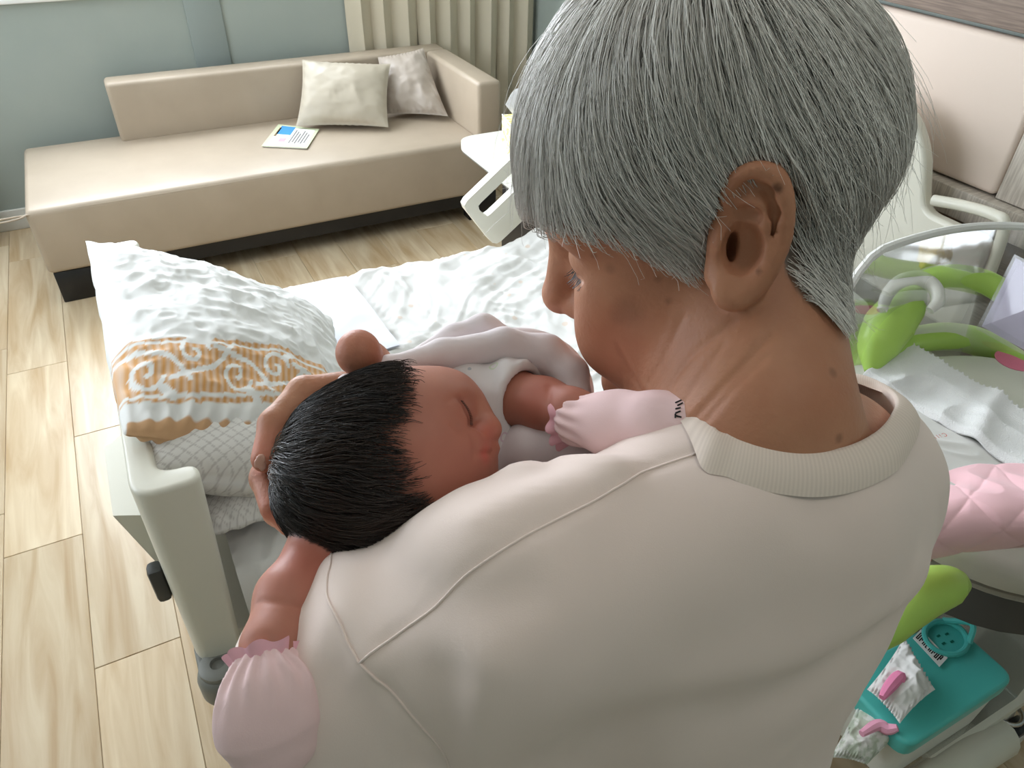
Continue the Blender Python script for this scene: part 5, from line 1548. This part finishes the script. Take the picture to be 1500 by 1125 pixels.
def mitten(pts, rad, flat, gaxis, cuffc, cuffa, seed, frill_r):
    pts = fmt(pts); c0 = np.mean(pts, 0); ga = nrm3(gaxis)
    ca_ = nrm3(cuffa)
    def fn(P):
        q = P - c0.astype(P.dtype); k = (q @ ga.astype(P.dtype))[:, None] * ga.astype(P.dtype)
        Q = c0.astype(P.dtype) + q - k + k / flat
        d = chain(Q, pts, rad, 0.012) * flat ** 0.5
        n = np.abs(d) < 0.012
        if n.any():
            R = P[n] - cuffc.astype(P.dtype); t = R @ ca_.astype(P.dtype)
            s1 = np.cross(ca_, ga); ang = np.arctan2(R @ s1.astype(P.dtype), R @ ga.astype(P.dtype))
            d[n] += 0.0011 * np.sin(ang * 17 + 2 * vnoise(P[n] * 60, seed)) * np.exp(-((t - 0.004) / 0.011) ** 2) + 0.0006 * fbm(P[n] * 60, 2, seed)
        return d
    lo_ = np.min(pts, 0) - 0.032; hi_ = np.max(pts, 0) + 0.032
    V, F = mesh_sdf(fn, lo_, hi_, 0.0013)
    o = cobj('mitten', V, F, M_mit, baby)
    # gathered frill round the wrist
    s1 = np.cross(ca_, ga); s1 = nrm3(s1); s2 = np.cross(s1, ca_)
    nt, nsr = 160, 7
    th = np.linspace(0, 2 * math.pi, nt, endpoint=False)[:, None]; ss = np.linspace(0, 1, nsr)[None]
    rr = frill_r * (0.90 + 0.10 * ss) + 0.0020 * ss * np.sin(10 * th + 1.2 * np.sin(2 * th)) + 0.0018 * ss
    hh = -0.0070 * ss - 0.0020 * ss * np.sin(5 * th + 0.6 * np.sin(2 * th)) ** 2 
    Pf = cuffc + rr[..., None] * (np.cos(th)[..., None] * s1 + np.sin(th)[..., None] * s2 * (0.9)) + hh[..., None] * ca_
    Pi = Pf - (Pf - cuffc) * 0.05
    v = np.vstack([Pf.reshape(-1, 3), Pi.reshape(-1, 3)]); f = gridfaces(nt, nsr, True)
    cobj('frill', v, np.vstack([f, f[:, ::-1] + nt * nsr]), M_frill, o)
    return o, fn
m1, fn1 = mitten([U(391, 988, .343), U(396, 1030, .334), U(398, 1062, .332), U(404, 1082, .333)], [.0150, .0195, .0208, .0150], 0.62, [0.25, 0.15, 0.95], U(391, 978, .344), U(397, 1050, .333) - U(391, 978, .344), 3, 0.0155)
m2, fn2 = mitten([U(850, 624, .442), U(905, 624, .424), U(965, 617, .403), U(1008, 608, .390)], [.0155, .0180, .0170, .0135], 0.75, [-0.1, 0.5, 0.85], U(842, 615, .447), U(920, 620, .424) - U(842, 615, .447), 5, 0.0165)
# small stitched marks on the mitten tip
mk = MB()
for a, b in (((1003, 590), (1012, 586)), ((1006, 594), (1014, 590)), ((1003, 599), (1011, 597)), ((1003, 605), (1011, 602)), ((1004, 609), (1012, 611)), ((1003, 612), (1003, 606))):
    p = np.array([hit(fn2, a[0] - 14, a[1]), hit(fn2, b[0] - 14, b[1])]); p = np.vstack([p[0], p.mean(0), p[1]]) + np.array([0, 0, 0.0003])
    v, f = tubemesh(toW(p), 0.00045, 5); mk.add(v, f)
mk.build('stitched_mark', M_ink, m2)['kind'] = 'stuff'
